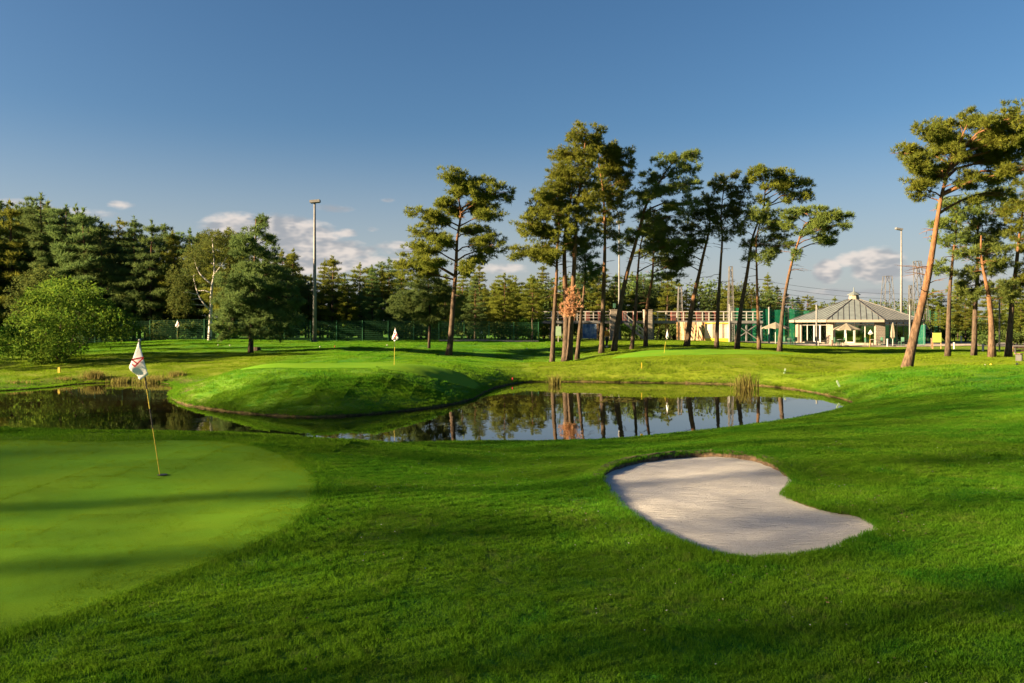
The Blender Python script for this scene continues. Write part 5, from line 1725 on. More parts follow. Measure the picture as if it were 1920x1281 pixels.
# divider boxes on the deck
for i, px in enumerate((1062, 1076, 1106, 1130, 1176, 1196, 1226, 1270, 1288, 1318, 1334, 1352)):
    wdt = .55 if i % 2 else .40
    mb = MB(); mb.box((dx_(px), DY + 2.4, ZF + .62), (wdt, .9, 1.22)); mb.build('bay_divider', M['maroon'], D)
# stairs
st = thing('deck_stairs', 'steel staircase with white handrails between the two block pillars', 'stairs', (0, 0, 0))
sa = Vector((dx_(1166), DY - .9, ZF)); sb_ = Vector((dx_(1206), DY - .9, zg(dx_(1206), DY - 1) + .05))
for yy in (-.45, .45):
    mb = MB(); mb.bar(sa + Vector((0, yy, -.05)), sb_ + Vector((0, yy, 0)), .08, .24); mb.build('stringer', M['steel_light'], st)
    mb = MB(); mb.bar(sa + Vector((0, yy, 1.0)), sb_ + Vector((0, yy, 1.0)), .06); mb.build('handrail', M['white'], st)
    mb = MB(); mb.bar(sa + Vector((0, yy, .55)), sb_ + Vector((0, yy, .55)), .04); mb.build('middle_rail', M['white'], st)
    for k in range(5):
        p = sa.lerp(sb_, (k + .15) / 4.6) + Vector((0, yy, 0)); mb = MB(); mb.box(p + Vector((0, 0, .5)), (.05, .05, 1.0)); mb.build('baluster', M['white'], st)
tm = MB(); tm.box((0, 0, 0), (.28, .80, .045)); tm = tm.mesh('tread', M['steel'])
for k in range(11):
    link('tread', tm, st, sa.lerp(sb_, (k + .7) / 11.2))


def banner(label, px0, px1, py0, py1, m, y=DY - .2, hem=None, posts=None):
    x0, x1, z0, z1_ = dx_(px0), dx_(px1), dz_(py1), dz_(py0)
    T = thing('banner', label, 'banner', ((x0 + x1) / 2, y, z0), 0, 'banners under the deck')
    mb = MB(); n = 10; w = x1 - x0
    for i in range(n):
        a, b = -w / 2 + w * i / n, -w / 2 + w * (i + 1) / n
        ya, yb = .04 * math.sin(i * 1.7), .04 * math.sin((i + 1) * 1.7)
        mb.add([(a, ya, 0), (b, yb, 0), (b, yb, z1_ - z0), (a, ya, z1_ - z0)], [(0, 1, 2, 3)])
    o = mb.build('sheet', M[m], T)
    md = o.modifiers.new('thick', 'SOLIDIFY'); md.thickness = .01
    if hem:
        for zz, hh in hem:
            mb = MB(); mb.box((0, -.06, zz), (w, .02, hh)); mb.build('hem', M['banner_yellow'], T)
    for sx in (-1, 1):
        mb = MB(); mb.box((sx * (w / 2 + .06), 0, (z1_ - z0) / 2), (.10, .10, z1_ - z0)); mb.build('batten', M['wood'], T)
    return T


banner('blue picture banner under the left end of the deck', 1092, 1118, 608, 635, 'banner_blue')
Tb = banner('board-patterned banner with leaning timber under the deck', 1270, 1315, 604, 640, 'banner_wood')
banner('cream banner with yellow hems under the deck', 1321, 1367, 604, 641, 'banner_beige', hem=((.22, .42), (2.30, .12)))
for i, px in enumerate((1277, 1284, 1291, 1300, 1306, 1311)):
    b = W(px, 641, DY - .9); T = thing('timber_plank', ('first', 'second', 'third', 'fourth', 'fifth', 'last')[i] + ' plank from the left leaning against the board-patterned banner', 'plank', (b.x, DY - .9, zg(b.x, DY - .9)), 0, 'leaning planks')
    mb = MB(); l = random.uniform(1.3, 2.2); sw = random.uniform(-.25, .25) + (.2 if i > 2 else -.1)
    mb.bar((0, 0, 0), (sw, .55, l), .14, .04); mb.build('board', M['wood'], T)
for i, (px, sw) in enumerate(((1230, .5), (1246, .1), (1256, -.4))):
    b = W(px, 640, DY + 1); T = thing('timber_strut', ('left', 'middle', 'right')[i] + ' dark timber strut under the deck right of the block pillar', 'strut', (b.x, DY + .6, zg(b.x, DY + .6)), 0, 'timber struts')
    mb = MB(); mb.bar((0, 0, 0), (sw, 0, ZF - .4 - zg(b.x, DY + .6)), .13); mb.build('pole', M['wood'], T)
# pale board on a stand on the lawn by the first pines
b = W(1047, 650, 78); T = thing('notice_board', 'pale green notice board on a post behind the leftmost pine', 'sign', (b.x, b.y, zg(b.x, b.y)), 0)
mb = MB(); mb.box((0, 0, 1.15), (.55, .05, .95)); mb.build('board', M['palegreen'], T)
mb = MB(); mb.box((-.02, .06, .85), (.07, .06, 1.9)); mb.build('post', M['white'], T)
# green box on a thin mast above the deck
b = W(1152, 585, 97); T = thing('control_box', 'small green box on a pole above the first block pillar', 'box', (b.x, b.y, ZF))
mb = MB(); mb.box((0, 0, 1.9), (.3, .25, .55)); mb.build('case', M['greenchair'], T); mb = MB(); mb.box((0, 0, .85), (.07, .07, 1.6)); mb.build('pole', M['steel'], T)

# ------------------------------------------------------------------ green nets


def net(label, pts, z0s, z1s, m, posts=True):
    T = thing('safety_net', label, 'net', (0, 0, 0), 0, 'green safety nets')
    mb = MB()
    for i in range(len(pts) - 1):
        a, b = Vector(pts[i]), Vector(pts[i + 1]); n = 6
        for k in range(n):
            p, q = a.lerp(b, k / n), a.lerp(b, (k + 1) / n)
            za = z1s[i] + (z1s[i + 1] - z1s[i]) * k / n - .25 * math.sin(math.pi * k / n); zb_ = z1s[i] + (z1s[i + 1] - z1s[i]) * (k + 1) / n - .25 * math.sin(math.pi * (k + 1) / n)
            oa, ob = .12 * math.sin(k * 2.1 + i), .12 * math.sin((k + 1) * 2.1 + i)
            mb.add([(p.x, p.y + oa, z0s), (q.x, q.y + ob, z0s), (q.x, q.y + ob, zb_), (p.x, p.y + oa, za)], [(0, 1, 2, 3)])
    mb.build('netting', M[m], T)
    for i, p in enumerate(pts):
        mb = MB(); mb.cyl((p[0], p[1] + .3, z0s - .3), (p[0], p[1] + .3, z1s[i] + .1), .07, .07, 8); mb.build('post', M['steel_light'], T)
    return T


net('dark green net between the deck and the pavilion', [(W(px, 600, 104).x, 104.0) for px in (1372, 1425, 1480, 1535)], .9, [ZC + 35 / F * 104, ZC + 33 / F * 104, ZC + 31.5 / F * 104, ZC + 30 / F * 104], 'net')
net('thin green net right of the pavilion', [(W(px, 600, 112).x, 112.0) for px in (1632, 1680, 1740, 1765)], .8, [ZC + 29 / F * 112, ZC + 30 / F * 112, ZC + 30 / F * 112, ZC + 28 / F * 112], 'net_thin')
net('thin green net closing the pavilion\'s right side', [(W(1655, 600, 100).x, 100.0), (W(1735, 600, 94).x, 94.0)], .85, [ZC + 5 / F * 100, ZC + 1 / F * 94], 'net_thin')

# ------------------------------------------------------------------ pavilion
PC = Vector((W(1601, 600, 103).x, 103.0)); PZ = zg(PC.x, PC.y - 8) + .12
PV = thing('pavilion', 'octagonal glass pavilion with seamed grey metal roof and cream pillars', 'building', (PC.x, PC.y, PZ), R(-27.0))
# local frame: octagon with a flat face towards the camera
def oc(r, k, z): a = R(-90 - 22.5 + 45 * k); return Vector((r * math.cos(a), r * math.sin(a), z))
PV.rotation_euler.z = R(-23.0)
RE, RW = 8.55, 7.35
HE = 2.98; HA = 5.75
mb = MB(); mb.add([oc(RW + .35, k, -.25) for k in range(8)] + [oc(RW + .35, k, 0) for k in range(8)], [tuple(range(8, 16))] + [(k, (k + 1) % 8, 8 + (k + 1) % 8, 8 + k) for k in range(8)]); mb.build('floor_slab', M['paving'], PV)
for k in range(8):
    a, b = oc(RE, k, HE), oc(RE, k + 1, HE); c, d_ = oc(.75, k + 1, HA), oc(.75, k, HA)
    mb = MB(); t = Vector((0, 0, -.10))
    mb.add([a, b, c, d_, a + t, b + t, c + t, d_ + t], [(0, 1, 2, 3), (7, 6, 5, 4), (0, 4, 5, 1), (1, 5, 6, 2), (2, 6, 7, 3), (3, 7, 4, 0)])
    rp = mb.build('roof_panel', M['roof'], PV)
    n = 10
    fn = (b - a).cross(d_ - a).normalized()
    if fn.z < 0: fn = -fn
    for i in range(1, n):
        e = a.lerp(b, i / n); mid = (a + b) / 2; topm = (c + d_) / 2
        up = (topm - mid)
        # seam climbs the slope until it meets the hip
        f = 1.0 if abs(i / n - .5) * (b - a).length < .3 else (1 - abs(i / n - .5) * 2) / (1 - (c - d_).length / (b - a).length) 
        f = min(1.0, f)
        mb = MB(); mb.bar(e + fn * .02, e + up * f * .995 + fn * .02, .05, .05); mb.build('seam', M['seam'], rp)
    mb = MB(); mb.bar(a + Vector((0, 0, .03)), d_ + Vector((0, 0, .03)), .12, .10); mb.build('hip_ridge', M['seam'], PV)
    # fascia board
    a2, b2 = oc(RE + .02, k, HE - .13), oc(RE + .02, k + 1, HE - .13)
    mb = MB(); m_ = (a2 + b2) / 2; ang = math.atan2((b2 - a2).y, (b2 - a2).x)
    mb.box(m_, ((b2 - a2).length - .02, .08, .30), ang); mb.build('fascia', M['fascia'], PV)
mb = MB(); mb.add([oc(RE - .1, k, HE - .24) for k in range(8)], [tuple(range(7, -1, -1))]); mb.build('soffit', M['fascia'], PV)
# cupola
mb = MB(); mb.add([oc(.72, k, HA - .15) for k in range(8)] + [oc(.62, k, HA + .62) for k in range(8)], [(k, (k + 1) % 8, 8 + (k + 1) % 8, 8 + k) for k in range(8)] + [tuple(range(8, 16))]); cu = mb.build('cupola', M['fascia'], PV)
mb = MB(); mb.lathe([(.85, HA + .6), (.80, HA + .68), (.3, HA + .95), (.06, HA + 1.1), (.05, HA + 1.6)], 8); mb.build('cupola_cap', M['roof'], cu)
for k in range(8):
    a, b = oc(RW, k, 0), oc(RW, k + 1, 0); ang = math.atan2((b - a).y, (b - a).x); L = (b - a).length
    inn_ = Vector((-math.sin(ang), math.cos(ang), 0))
    # corner pier
    mb = MB(); wide = 1.15 if k == 1 else .85
    mb.box(a + Vector((0, 0, (HE - .26) / 2)), (wide, .5, HE - .26), ang - R(22.5)); mb.build('stone_pier', M['stone'] if k in (0, 1) else M['render'], PV)
    if k in (3, 4, 5):
        mb = MB(); mb.box((a + b) / 2 + Vector((0, 0, (HE - .26) / 2)) , (L - .9, .25, HE - .26), ang); mb.build('rear_wall', M['render'], PV); continue
    np_ = 4
    inner0, inner1 = .5, L - .5
    for i in range(np_):
        u0, u1 = inner0 + (inner1 - inner0) * i / np_, inner0 + (inner1 - inner0) * (i + 1) / np_
        c = a.lerp(b, ((u0 + u1) / 2) / L)
        door = (k == 7 and i == 2) or (k == 0 and i == 1)
        wd_ = u1 - u0 - .10
        w_ = MB(); w_.box(c + Vector((0, 0, 1.22)), (wd_, .02, 2.2), ang); gl = w_.build('glass_pane', M['glass'], PV)
        w_ = MB(); w_.box(c + Vector((0, 0, 2.60)), (wd_, .02, .28), ang); w_.build('glass_pane', M['glass'], PV)
        if door:
            for q in (-1, 1):
                w_ = MB(); w_.box(c - inn_ * .05 + Vector((math.cos(ang), math.sin(ang), 0)) * q * (wd_ / 2 - .06) + Vector((0, 0, 1.2)), (.12, .08, 2.2), ang); w_.build('door_stile', M['white'], PV)
            w_ = MB(); w_.box(c - inn_ * .05 + Vector((0, 0, .16)), (wd_, .085, .18), ang); w_.build('door_rail', M['white'], PV)
    for i in range(np_ + 1):
        u0 = inner0 + (inner1 - inner0) * i / np_
        w_ = MB(); w_.box(a.lerp(b, u0 / L) + Vector((0, 0, 1.36)), (.10, .12, 2.72), ang); w_.build('mullion', M['white'] if k != 1 else M['fascia'], PV)
    w_ = MB(); w_.box((a + b) / 2 - inn_ * .01 + Vector((0, 0, 2.39)), (L - .9, .13, .13), ang); w_.build('transom', M['white'], PV)
    w_ = MB(); w_.box((a + b) / 2 - inn_ * .01 + Vector((0, 0, .06)), (L - .9, .13, .12), ang); w_.build('sill', M['fascia'], PV)
# inside: bar counter and a warm wooden cabinet
mb = MB(); mb.box((.6, 1.0, .55), (4.2, .8, 1.1)); mb.build('counter', M['wood'], PV)
mb = MB(); mb.box((.2, -2.5, 1.0), (.9, .5, 1.2)); mb.build('cabinet', M['wood'], PV)
mb = MB(); mb.box((0, 3.0, 1.3), (6.5, .2, 2.6)); mb.build('inner_wall', M['greenchair'], PV)

# terrace furniture


def parasol(label, px, py0, d, py_top, wpx_, open_=True):
    b = W(px, py0, d); z0 = zg(b.x, b.y) + .06; H = W(px, py_top, d).z - z0; r = wpx_ * d / F / 2
    T = thing('parasol', label, 'parasol', (b.x, b.y, z0), random.uniform(0, 1), 'terrace parasols')
    mb = MB(); mb.cyl((0, 0, .05), (0, 0, H), .04, .035, 8); mb.build('pole', M['white'], T)
    mb = MB(); mb.lathe([(.32, 0), (.32, .06), (.06, .10)], 12); mb.build('base', M['steel'], T)
    if open_:
        n = 8; vs = [(0, 0, H)]; fs = []
        for k in range(n):
            a = 6.283 * k / n; vs.append((r * math.cos(a), r * math.sin(a), H - r * .42))
        for k in range(n):
            a = 6.283 * (k + .5) / n; vs.append((r * .9 * math.cos(a), r * .9 * math.sin(a), H - r * .45))
        for k in range(n):
            vs.append((vs[1 + k][0], vs[1 + k][1], vs[1 + k][2] - .16))
        for k in range(n):
            k2 = (k + 1) % n
            fs += [(0, 1 + k, 9 + k), (0, 9 + k, 1 + k2), (1 + k, 17 + k, 9 + k), (9 + k, 17 + k2, 1 + k2)]
        mb = MB(); mb.add(vs, fs); cn = mb.build('canopy', M['canvas'], T)
        for k in range(n):
            a = 6.283 * k / n; mb = MB(); mb.bar((0, 0, H - .35), (r * .93 * math.cos(a), r * .93 * math.sin(a), H - r * .42 - .03), .025); mb.build('rib', M['steel'], cn)
    else:
        mb = MB(); n = 12; vs = []; fs = []
        for z, rr in ((.9, .10), (1.1, .27), (1.6, .26), (H - .3, .12), (H, .03)):
            for k in range(n):
                q = rr * (1 if k % 2 else .72); vs.append((q * math.cos(6.283 * k / n), q * math.sin(6.283 * k / n), z))
        for i in range(4):
            for k in range(n): fs.append((i * n + k, i * n + (k + 1) % n, (i + 1) * n + (k + 1) % n, (i + 1) * n + k))
        mb.add(vs, fs); mb.build('folded_canopy', M['canvas'], T)
    return T


parasol('open beige parasol in front of the green net left of the pavilion', 1454, 646, 90, 604, 50)
parasol('open beige parasol in front of the pavilion door', 1587, 649, 92, 606, 54)
parasol('folded parasol at the pavilion\'s right side', 1674, 650, 90, 605, 20, False)


def chair_proto():
    T = thing('terrace_chair', 'x', 'chair', (0, 0, 0), 0, 'terrace chairs')
    mb = MB(); mb.box((0, 0, .45), (.46, .46, .05)); mb.build('seat', M['greenchair'], T)
    mb = MB(); mb.box((0, .22, .74), (.46, .04, .50)); mb.build('backrest', M['greenchair'], T)
    for sx in (-1, 1):
        for sy in (-1, 1):
            mb = MB(); mb.box((sx * .20, sy * .20, .21), (.04, .04, .42)); mb.build('leg', M['greenchair'], T)
        mb = MB(); mb.box((sx * .25, 0, .66), (.05, .44, .04)); mb.build('armrest', M['greenchair'], T)
    return T


def table_proto():
    T = thing('terrace_table', 'x', 'table', (0, 0, 0), 0, 'terrace tables')
    mb = MB(); mb.lathe([(.5, .71), (.5, .75), (.0, .752)], 16); mb.build('table_top', M['steel_light'], T)
    mb = MB(); mb.cyl((0, 0, .04), (0, 0, .71), .05, .04, 8); mb.build('stem', M['steel'], T)
    mb = MB(); mb.lathe([(.28, 0), (.28, .03), (.05, .06)], 12); mb.build('foot', M['steel'], T)
    return T


cp_ = chair_proto(); tp_ = table_proto()
for i, (px, d, rz, lab) in enumerate(((1474, 92, 1.6, 'green chair left of the table by the green net'), (1490, 92, -1.5, 'green chair right of the table by the green net'), (1482, 93.5, 0, 'green chair behind the table by the green net'), (1568, 91, 1.4, 'green chair left of the parasol at the pavilion'),
                             (1580, 91.5, -1.6, 'green chair under the parasol at the pavilion'), (1626, 91, 1.5, 'chair left of the table at the pavilion\'s right pier'), (1650, 91, -1.5, 'chair right of the table at the pavilion\'s right pier'), (1690, 91, -1.2, 'chair by the folded parasol'))):
    c = cp_ if i == 0 else copy_tree(cp_)
    b = W(px, 648, d); c.location = (b.x, b.y, zg(b.x, b.y) + .08); c.rotation_euler.z = rz; c['label'] = lab
for i, (px, d, lab) in enumerate(((1482, 92, 'round table among the green chairs by the net'), (1574, 91.2, 'round table under the pavilion parasol'), (1638, 91, 'round table at the pavilion\'s right pier'))):
    c = tp_ if i == 0 else copy_tree(tp_)
    b = W(px, 648, d); c.location = (b.x, b.y, zg(b.x, b.y) + .08); c['label'] = lab

# boards and signs on the right
b = W(1757, 652, 82); T = thing('lime_board', 'lime green board on two posts beside the road', 'sign', (b.x, b.y, zg(b.x, b.y)), R(-8))
mb = MB(); mb.box((0, 0, 1.18), (.85, .04, 1.02)); mb.build('board', M['lime'], T)
for sx in (-1, 1):
    mb = MB(); mb.box((sx * .40, .05, .85), (.06, .05, 1.7)); mb.build('post', M['wood'], T)
b = W(1734, 646, 104); T = thing('warning_sign', 'white triangular road sign right of the pavilion', 'sign', (b.x, b.y, zg(b.x, b.y)))
mb = MB(); mb.add([(-.55, 0, 1.75), (.55, 0, 1.75), (0, 0, 2.75), (-.55, .03, 1.75), (.55, .03, 1.75), (0, .03, 2.75)], [(0, 1, 2), (5, 4, 3), (0, 3, 4, 1), (1, 4, 5, 2), (2, 5, 3, 0)]); mb.build('plate', M['white'], T)
mb = MB(); mb.cyl((0, .08, 0), (0, .08, 2.6), .04, .04, 8); mb.build('post', M['steel_light'], T)
b = W(1914, 676, 47); T = thing('park_bench', 'dark bench cut by the right picture edge', 'bench', (b.x + .5, b.y, zg(b.x, b.y)), R(10))
for k in range(3):
    mb = MB(); mb.box((0, -.18 + k * .17, .44), (1.7, .14, .04)); mb.build('seat_slat', M['darkwood'], T)
for k in range(2):
    mb = MB(); mb.box((0, .30, .62 + k * .18), (1.7, .04, .13)); mb.build('back_slat', M['darkwood'], T)
for sx in (-1, 1):
    mb = MB(); mb.box((sx * .7, 0, .21), (.07, .45, .42)); mb.box((sx * .7, .27, .6), (.07, .06, .4)); mb.build('leg', M['steel'], T)

# columnar poplars and shrubs on the far right verge, undergrowth by the woods
def bushy(label, name, px, py, d, wpx_, hpx, m, seed, group, n=900, cat='shrub', size=.26):
    global rng
    rng = np.random.default_rng(900 + seed); random.seed(900 + seed)
    b = W(px, py, d); w = wpx_ * d / F / 2; h = hpx * d / F
    T = thing(name, label, cat, (b.x, b.y, zg(b.x, b.y) - .03), 0, group)
    mb = MB(); mb.tube([(0, 0, 0), (.05, 0, h * .4), (0, .03, h * .8)], [.07, .05, .02], 6); mb.build('trunk', M['bark_dark'], T)
    CV = []; CF = []; off = 0
    for k in range(9):
        c = (random.uniform(-.5, .5) * w, random.uniform(-.5, .5) * w, h * random.uniform(.2, .82))
        p, u = ellipsoid_pts(c, w * .55, w * .55, h * .2, n // 9, .4)
        v, f = leaf_cloud(p, size * rng.uniform(.6, 1.2, len(p)), .2, .6); CV.append(v); CF.append(f + off); off += len(v)
    link('crown', npmesh('crown', np.concatenate(CV), np.concatenate(CF), M[m]), T)


for i, (px, py, d, w, h, lab) in enumerate(((1772, 644, 104, 12, 38, 'narrow poplar left of the grey pine trunk on the right'), (1790, 644, 106, 22, 62, 'tall narrow poplar right of the grey pine trunk'), (1742, 646, 108, 14, 50, 'narrow poplar beside the leaning mast'), (1812, 644, 110, 20, 40, 'round poplar beyond the road'))):
    bushy(lab, 'poplar', px, py, d, w, h, 'shrub_leaf', i, 'poplars beyond the road', 1300, 'tree')
for i, (px, py, d, w, h, lab) in enumerate(((1850, 650, 92, 50, 24, 'low dark hedge shrub beyond the road'), (1900, 650, 92, 60, 30, 'broad hedge shrub at the far right'), (1830, 640, 112, 60, 50, 'bushy tree behind the road'), (1890, 640, 112, 70, 60, 'bushy tree at the right edge behind the road'), (1960, 645, 100, 70, 60, 'bushy tree just beyond the right edge'))):
    bushy(lab, 'hedge_shrub', px, py, d, w, h, 'shrub_leaf', 20 + i, 'shrubs beyond the road', 1800)
for i, (px, d, w, h) in enumerate(((655, 96, 80, 95), (705, 104, 90, 110), (775, 98, 90, 100), (830, 108, 90, 105), (890, 98, 90, 110), (935, 106, 90, 105), (985, 100, 100, 115), (1035, 112, 100, 120), (1090, 110, 110, 125), (1145, 116, 100, 120), (1200, 112, 110, 125), (1262, 114, 100, 115), (1320, 112, 100, 115), (1385, 116, 100, 110), (1440, 122, 80, 90), (1560, 150, 90, 66), (1640, 150, 90, 68), (1720, 146, 90, 74))):
    bushy(('round yellow-green' if i % 2 else 'round dark green') + ' broadleaf tree in the wood, ' + landmark(px), 'broadleaf_tree', px, 640, d, w, h, 'birch_leaf' if i % 2 else 'shrub_leaf', 160 + i, 'broadleaf trees in the wood', 2400, 'tree', .42)
for i, (px, d, w, h) in enumerate(((20, 76.5, 60, 40), (70, 77, 60, 46), (150, 76.5, 70, 40), (215, 77, 60, 36), (300, 77, 70, 42), (360, 77, 60, 36), (430, 77, 60, 40), (500, 78, 70, 44), (545, 79, 60, 50), (640, 81, 60, 30), (690, 81, 50, 26), (760, 81, 60, 34), (820, 82, 60, 36), (880, 82, 60, 34), (940, 82, 60, 40), (990, 84, 60, 50), (1020, 100, 60, 50), (1080, 104, 70, 40), (1180, 104, 70, 40), (1250, 104, 60, 40), (1330, 106, 70, 45), (1400, 108, 70, 45))):
    bushy(('leafy' if i % 3 else 'bright green') + ' undergrowth shrub below the wood, ' + landmark(px), 'undergrowth_shrub', px, 645, d, w, h, 'shrub_leaf' if i % 3 else 'locust', 60 + i, 'undergrowth shrubs along the wood', 1100, size=.3)

# ------------------------------------------------------------------ reeds and bank grass


def reed_clump(label, px, py, d, wpx_, hpx, n, seed, name='reed_clump'):
    global rng
    rng = np.random.default_rng(1200 + seed)
    b = W(px, py, d); w = wpx_ * d / F / 2; h = hpx * d / F
    z0 = max(-.1, zg(b.x, b.y) - .04)
    T = thing(name, label, 'reeds', (b.x, b.y, z0), 0, 'reeds along the pond')
    base = np.c_[rng.normal(0, w * .45, n), rng.normal(0, w * .35, n), np.zeros(n)]
    hh = h * rng.uniform(.5, 1.05, n); t = rng.uniform(0, 6.28, n); ln = hh * rng.uniform(.05, .6, n)
    tip = base + np.c_[np.cos(t) * ln, np.sin(t) * ln, hh]
    mid = base + np.c_[np.cos(t) * ln * .3, np.sin(t) * ln * .3, hh * .6]
    wd = np.c_[np.cos(t + 1.57), np.sin(t + 1.57), np.zeros(n)] * .012
    half_ = n // 2
    for nm, sl in (('blades', slice(0, half_)), ('stems', slice(half_, n))):
        v = np.stack([base[sl] - wd[sl], base[sl] + wd[sl], mid[sl] + wd[sl] * .8, mid[sl] - wd[sl] * .8, tip[sl]], 1).reshape(-1, 3)
        i = np.arange(len(v) // 5)[:, None] * 5
        link(nm, npmesh(nm, v, np.concatenate([i + [0, 1, 2], i + [0, 2, 3], i + [3, 2, 4]]), M['reed']), T)


reed_clump('tall reed clump on the waterline below the sunlit slope', 1396, 730, 41.8, 46, 36, 230, 1)
reed_clump('thin reed clump left on the far waterline of the bright pond', 1040, 724, 44.6, 26, 24, 160, 2)
for i, (px, py, d, w, h, n, lab) in enumerate(((175, 716, 46.2, 44, 18, 420, 'yellow grass clump on the far left bank'), (285, 717, 45.8, 60, 16, 520, 'reeds on the far left bank behind the near flag'), (225, 717, 46.0, 50, 12, 320, 'low sedge between the left bank clumps'),
                                              (330, 712, 46.5, 34, 14, 260, 'sedge where the left bank meets the island green'), (120, 718, 45.3, 40, 9, 160, 'low sedge on the far left bank near the bush'), (30, 728, 42.5, 60, 8, 160, 'low sedge at the left picture edge'))):
    reed_clump(lab, px, py, d, w, h, n, 10 + i, 'bank_sedge')
# weed raft on the water
b = wpx(1158, 752); T = thing('weed_raft', 'thin raft of floating weed in the bright pond', 'water weed', (b[0], b[1], .004))
rng = np.random.default_rng(5)
for k in range(60):
    a = rng.uniform(0, 6.28); q = math.sqrt(rng.uniform(0, 1)); r = rng.uniform(.05, .12)
    mb = MB(); n = 7; mb.add([(q * math.cos(a) * 1.0 + r * math.cos(6.283 * i / n) * rng.uniform(.7, 1.2), q * math.sin(a) * 1.1 + r * math.sin(6.283 * i / n) * rng.uniform(.7, 1.2), .0005 * k) for i in range(n)], [tuple(range(n))])
    mb.build('leaf_pad', M['reed'], T)
# leaves and scum drifting near the shore
rng = np.random.default_rng(55)
ii = rng.integers(0, len(pond), 900); tt = rng.uniform(0, 1, 900)[:, None]
q = pond[ii] * (1 - tt) + pond[(ii + 1) % len(pond)] * tt + rng.normal(0, .55, (900, 2))
q = q[inside(pond, q[:, 0], q[:, 1])]
v, f = leaf_cloud(np.c_[q, np.full(len(q), .005)], .09 * rng.uniform(.4, 1.3, len(q)), 0, .7)
v[:, 2] = .005 + np.repeat(np.arange(len(q)) % 7, 4) * .0006
o = link('floating_leaves', npmesh('floating_leaves', v, f, M['reed'])); o['kind'] = 'stuff'; o['label'] = 'small leaves drifting along the pond shore'; o['category'] = 'leaves'
# power lines behind the pavilion
T = thing('power_lines', 'three thin power lines sagging behind the pavilion', 'power line', (0, 0, 0))
for k in range(3):
    a = W(1440, 528 + k * 9, 150); c = W(1800, 548 + k * 10, 170); pts = []
    for i in range(13):
        t = i / 12; p = a.lerp(c, t); p.z -= 1.2 * 4 * t * (1 - t); pts.append(p)
    mb = MB(); mb.tube(pts, [.025] * 13, 4); mb.build('cable', M['steel'], T)
# rock-like dark mound by the dark pine
b = W(482, 657, 62); T = thing('tree_stump', 'dark low stump right of the broad dark pine', 'stump', (b.x, b.y, zg(b.x, b.y) - .02))
mb = MB(); mb.lathe([(.38, 0), (.30, .15), (.26, .30), (.0, .31)], 10); mb.build('wood', M['bark_dark'], T)

# clover flowers and fallen litter in the lawn: uncountable specks
def specks(name, label, cat, n, r0, r1, size, m, amin, amax, zoff):
    global rng
    rng = np.random.default_rng(len(name) * 31)
    r = np.sqrt(rng.uniform(r0 * r0, r1 * r1, n)); a = np.radians(rng.uniform(amin, amax, n)); x, y = r * np.sin(a), r * np.cos(a)
    cl = np.sin(x * 1.9 + 2 * np.sin(y * 1.1)) * np.sin(y * 1.6 + x * .3) > -.1
    k = free(x, y, .05) & cl; x, y = x[k], y[k]; n = len(x)
    c = np.c_[x, y, base_h(x, y) + zoff * rng.uniform(.7, 1.2, n)]
    v, f = leaf_cloud(c, size * rng.uniform(.6, 1.3, n), 0, .8)
    v[:, 2] = np.repeat(c[:, 2], 4) + (v[:, 2] - np.repeat(c[:, 2], 4)) * .35
    o = link(name, npmesh(name, v, f, m)); o['kind'] = 'stuff'; o['label'] = label; o['category'] = cat


specks('clover_flowers', 'tiny white clover flowers scattered over the near lawn', 'flowers', 900, 4, 16, .016, M['white'], -12, 38, .034)
specks('leaf_litter', 'fallen brown leaf bits and needles on the near lawn', 'leaf litter', 1600, 3.5, 18, .026, M['soil'], -36, 38, .028)

# ------------------------------------------------------------------ the walker behind the straight pine
b = W(1138, 655, 70); z0 = zg(b.x, b.y)
PT = thing('person', 'person in an orange-yellow jacket and dark trousers walking behind the straight pine', 'person', (b.x, b.y, z0), R(25))


def skin_mesh(name, verts, edges, radii, m, parent, root=0):
    me = bpy.data.meshes.new(name); me.from_pydata(verts, edges, []); o = link(name, me, parent)
    md = o.modifiers.new('skin', 'SKIN')
    for i, r in enumerate(radii): me.skin_vertices[0].data[i].radius = (r, r) if not isinstance(r, tuple) else r
    me.skin_vertices[0].data[root].use_root = True
    s_ = o.modifiers.new('sub', 'SUBSURF'); s_.levels = 2; s_.render_levels = 2
    me.materials.append(m); return o


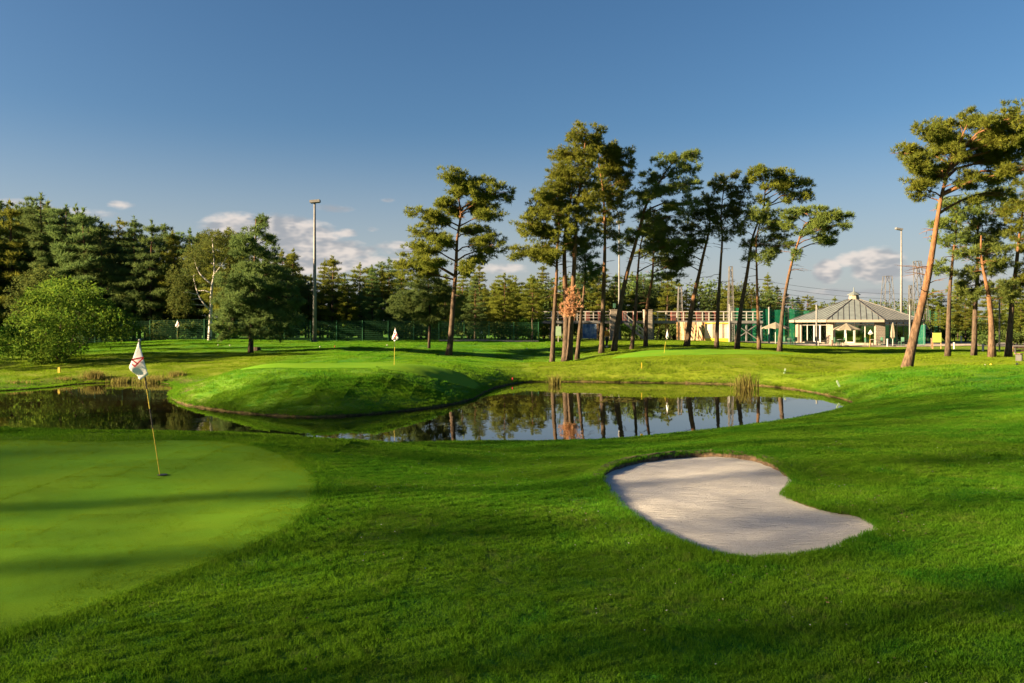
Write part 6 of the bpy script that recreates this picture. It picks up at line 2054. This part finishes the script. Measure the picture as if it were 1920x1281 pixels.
body_v = [(0, 0, .93), (0, .01, 1.12), (0, .02, 1.34), (0, .0, 1.47), (0, -.02, 1.56), (0, -.04, 1.66), (0, -.03, 1.74),
          (-.10, 0, .88), (-.11, -.10, .50), (-.11, -.03, .09), (-.11, -.16, .03), (.10, 0, .88), (.11, .08, .50), (.11, .26, .12), (.11, .14, .04),
          (-.19, .01, 1.40), (-.25, .06, 1.13), (-.22, -.10, .92), (-.22, -.16, .86), (.19, .01, 1.40), (.25, -.03, 1.13), (.22, .10, .93), (.22, .08, .86)]
body_e = [(0, 1), (1, 2), (2, 3), (3, 4), (4, 5), (5, 6), (0, 7), (7, 8), (8, 9), (9, 10), (0, 11), (11, 12), (12, 13), (13, 14), (2, 15), (15, 16), (16, 17), (17, 18), (2, 19), (19, 20), (20, 21), (21, 22)]
body_r = [(.14, .10), (.14, .10), (.16, .11), .055, .065, .09, .07, .09, .065, .045, .035, .09, .065, .045, .035, .06, .045, .035, .03, .06, .045, .035, .03]
skin_mesh('body', body_v, body_e, body_r, M['skin'], PT)
jr_ = [(.17, .13), (.16, .12), (.18, .13), .075, .075, .055, .05, .075, .055, .05]
skin_mesh('jacket', [(0, 0, .90), (0, .01, 1.12), (0, .02, 1.36), (0, .0, 1.46), (-.19, .01, 1.40), (-.25, .06, 1.13), (-.22, -.09, .94), (.19, .01, 1.40), (.25, -.03, 1.13), (.22, .09, .95)], [(0, 1), (1, 2), (2, 3), (2, 4), (4, 5), (5, 6), (2, 7), (7, 8), (8, 9)], jr_, M['orange'], PT)
skin_mesh('trousers', [(0, 0, .93), (-.10, 0, .86), (-.11, -.10, .50), (-.11, -.03, .12), (.10, 0, .86), (.11, .08, .50), (.11, .25, .15)], [(0, 1), (1, 2), (2, 3), (0, 4), (4, 5), (5, 6)], [(.145, .11), .105, .08, .062, .105, .08, .062], M['trouser'], PT)
skin_mesh('hair', [(0, -.02, 1.70), (0, -.02, 1.77), (0, .04, 1.70)], [(0, 1), (0, 2)], [.088, .065, .07], M['hair'], PT)
for nm, y0, z_, sx in (('shoe', -.03, .05, -.11), ('shoe', .23, .09, .11)):
    mb = MB(); mb.box((sx, y0 - .07, z_), (.10, .27, .10)); mb.build(nm, M['white'], PT)
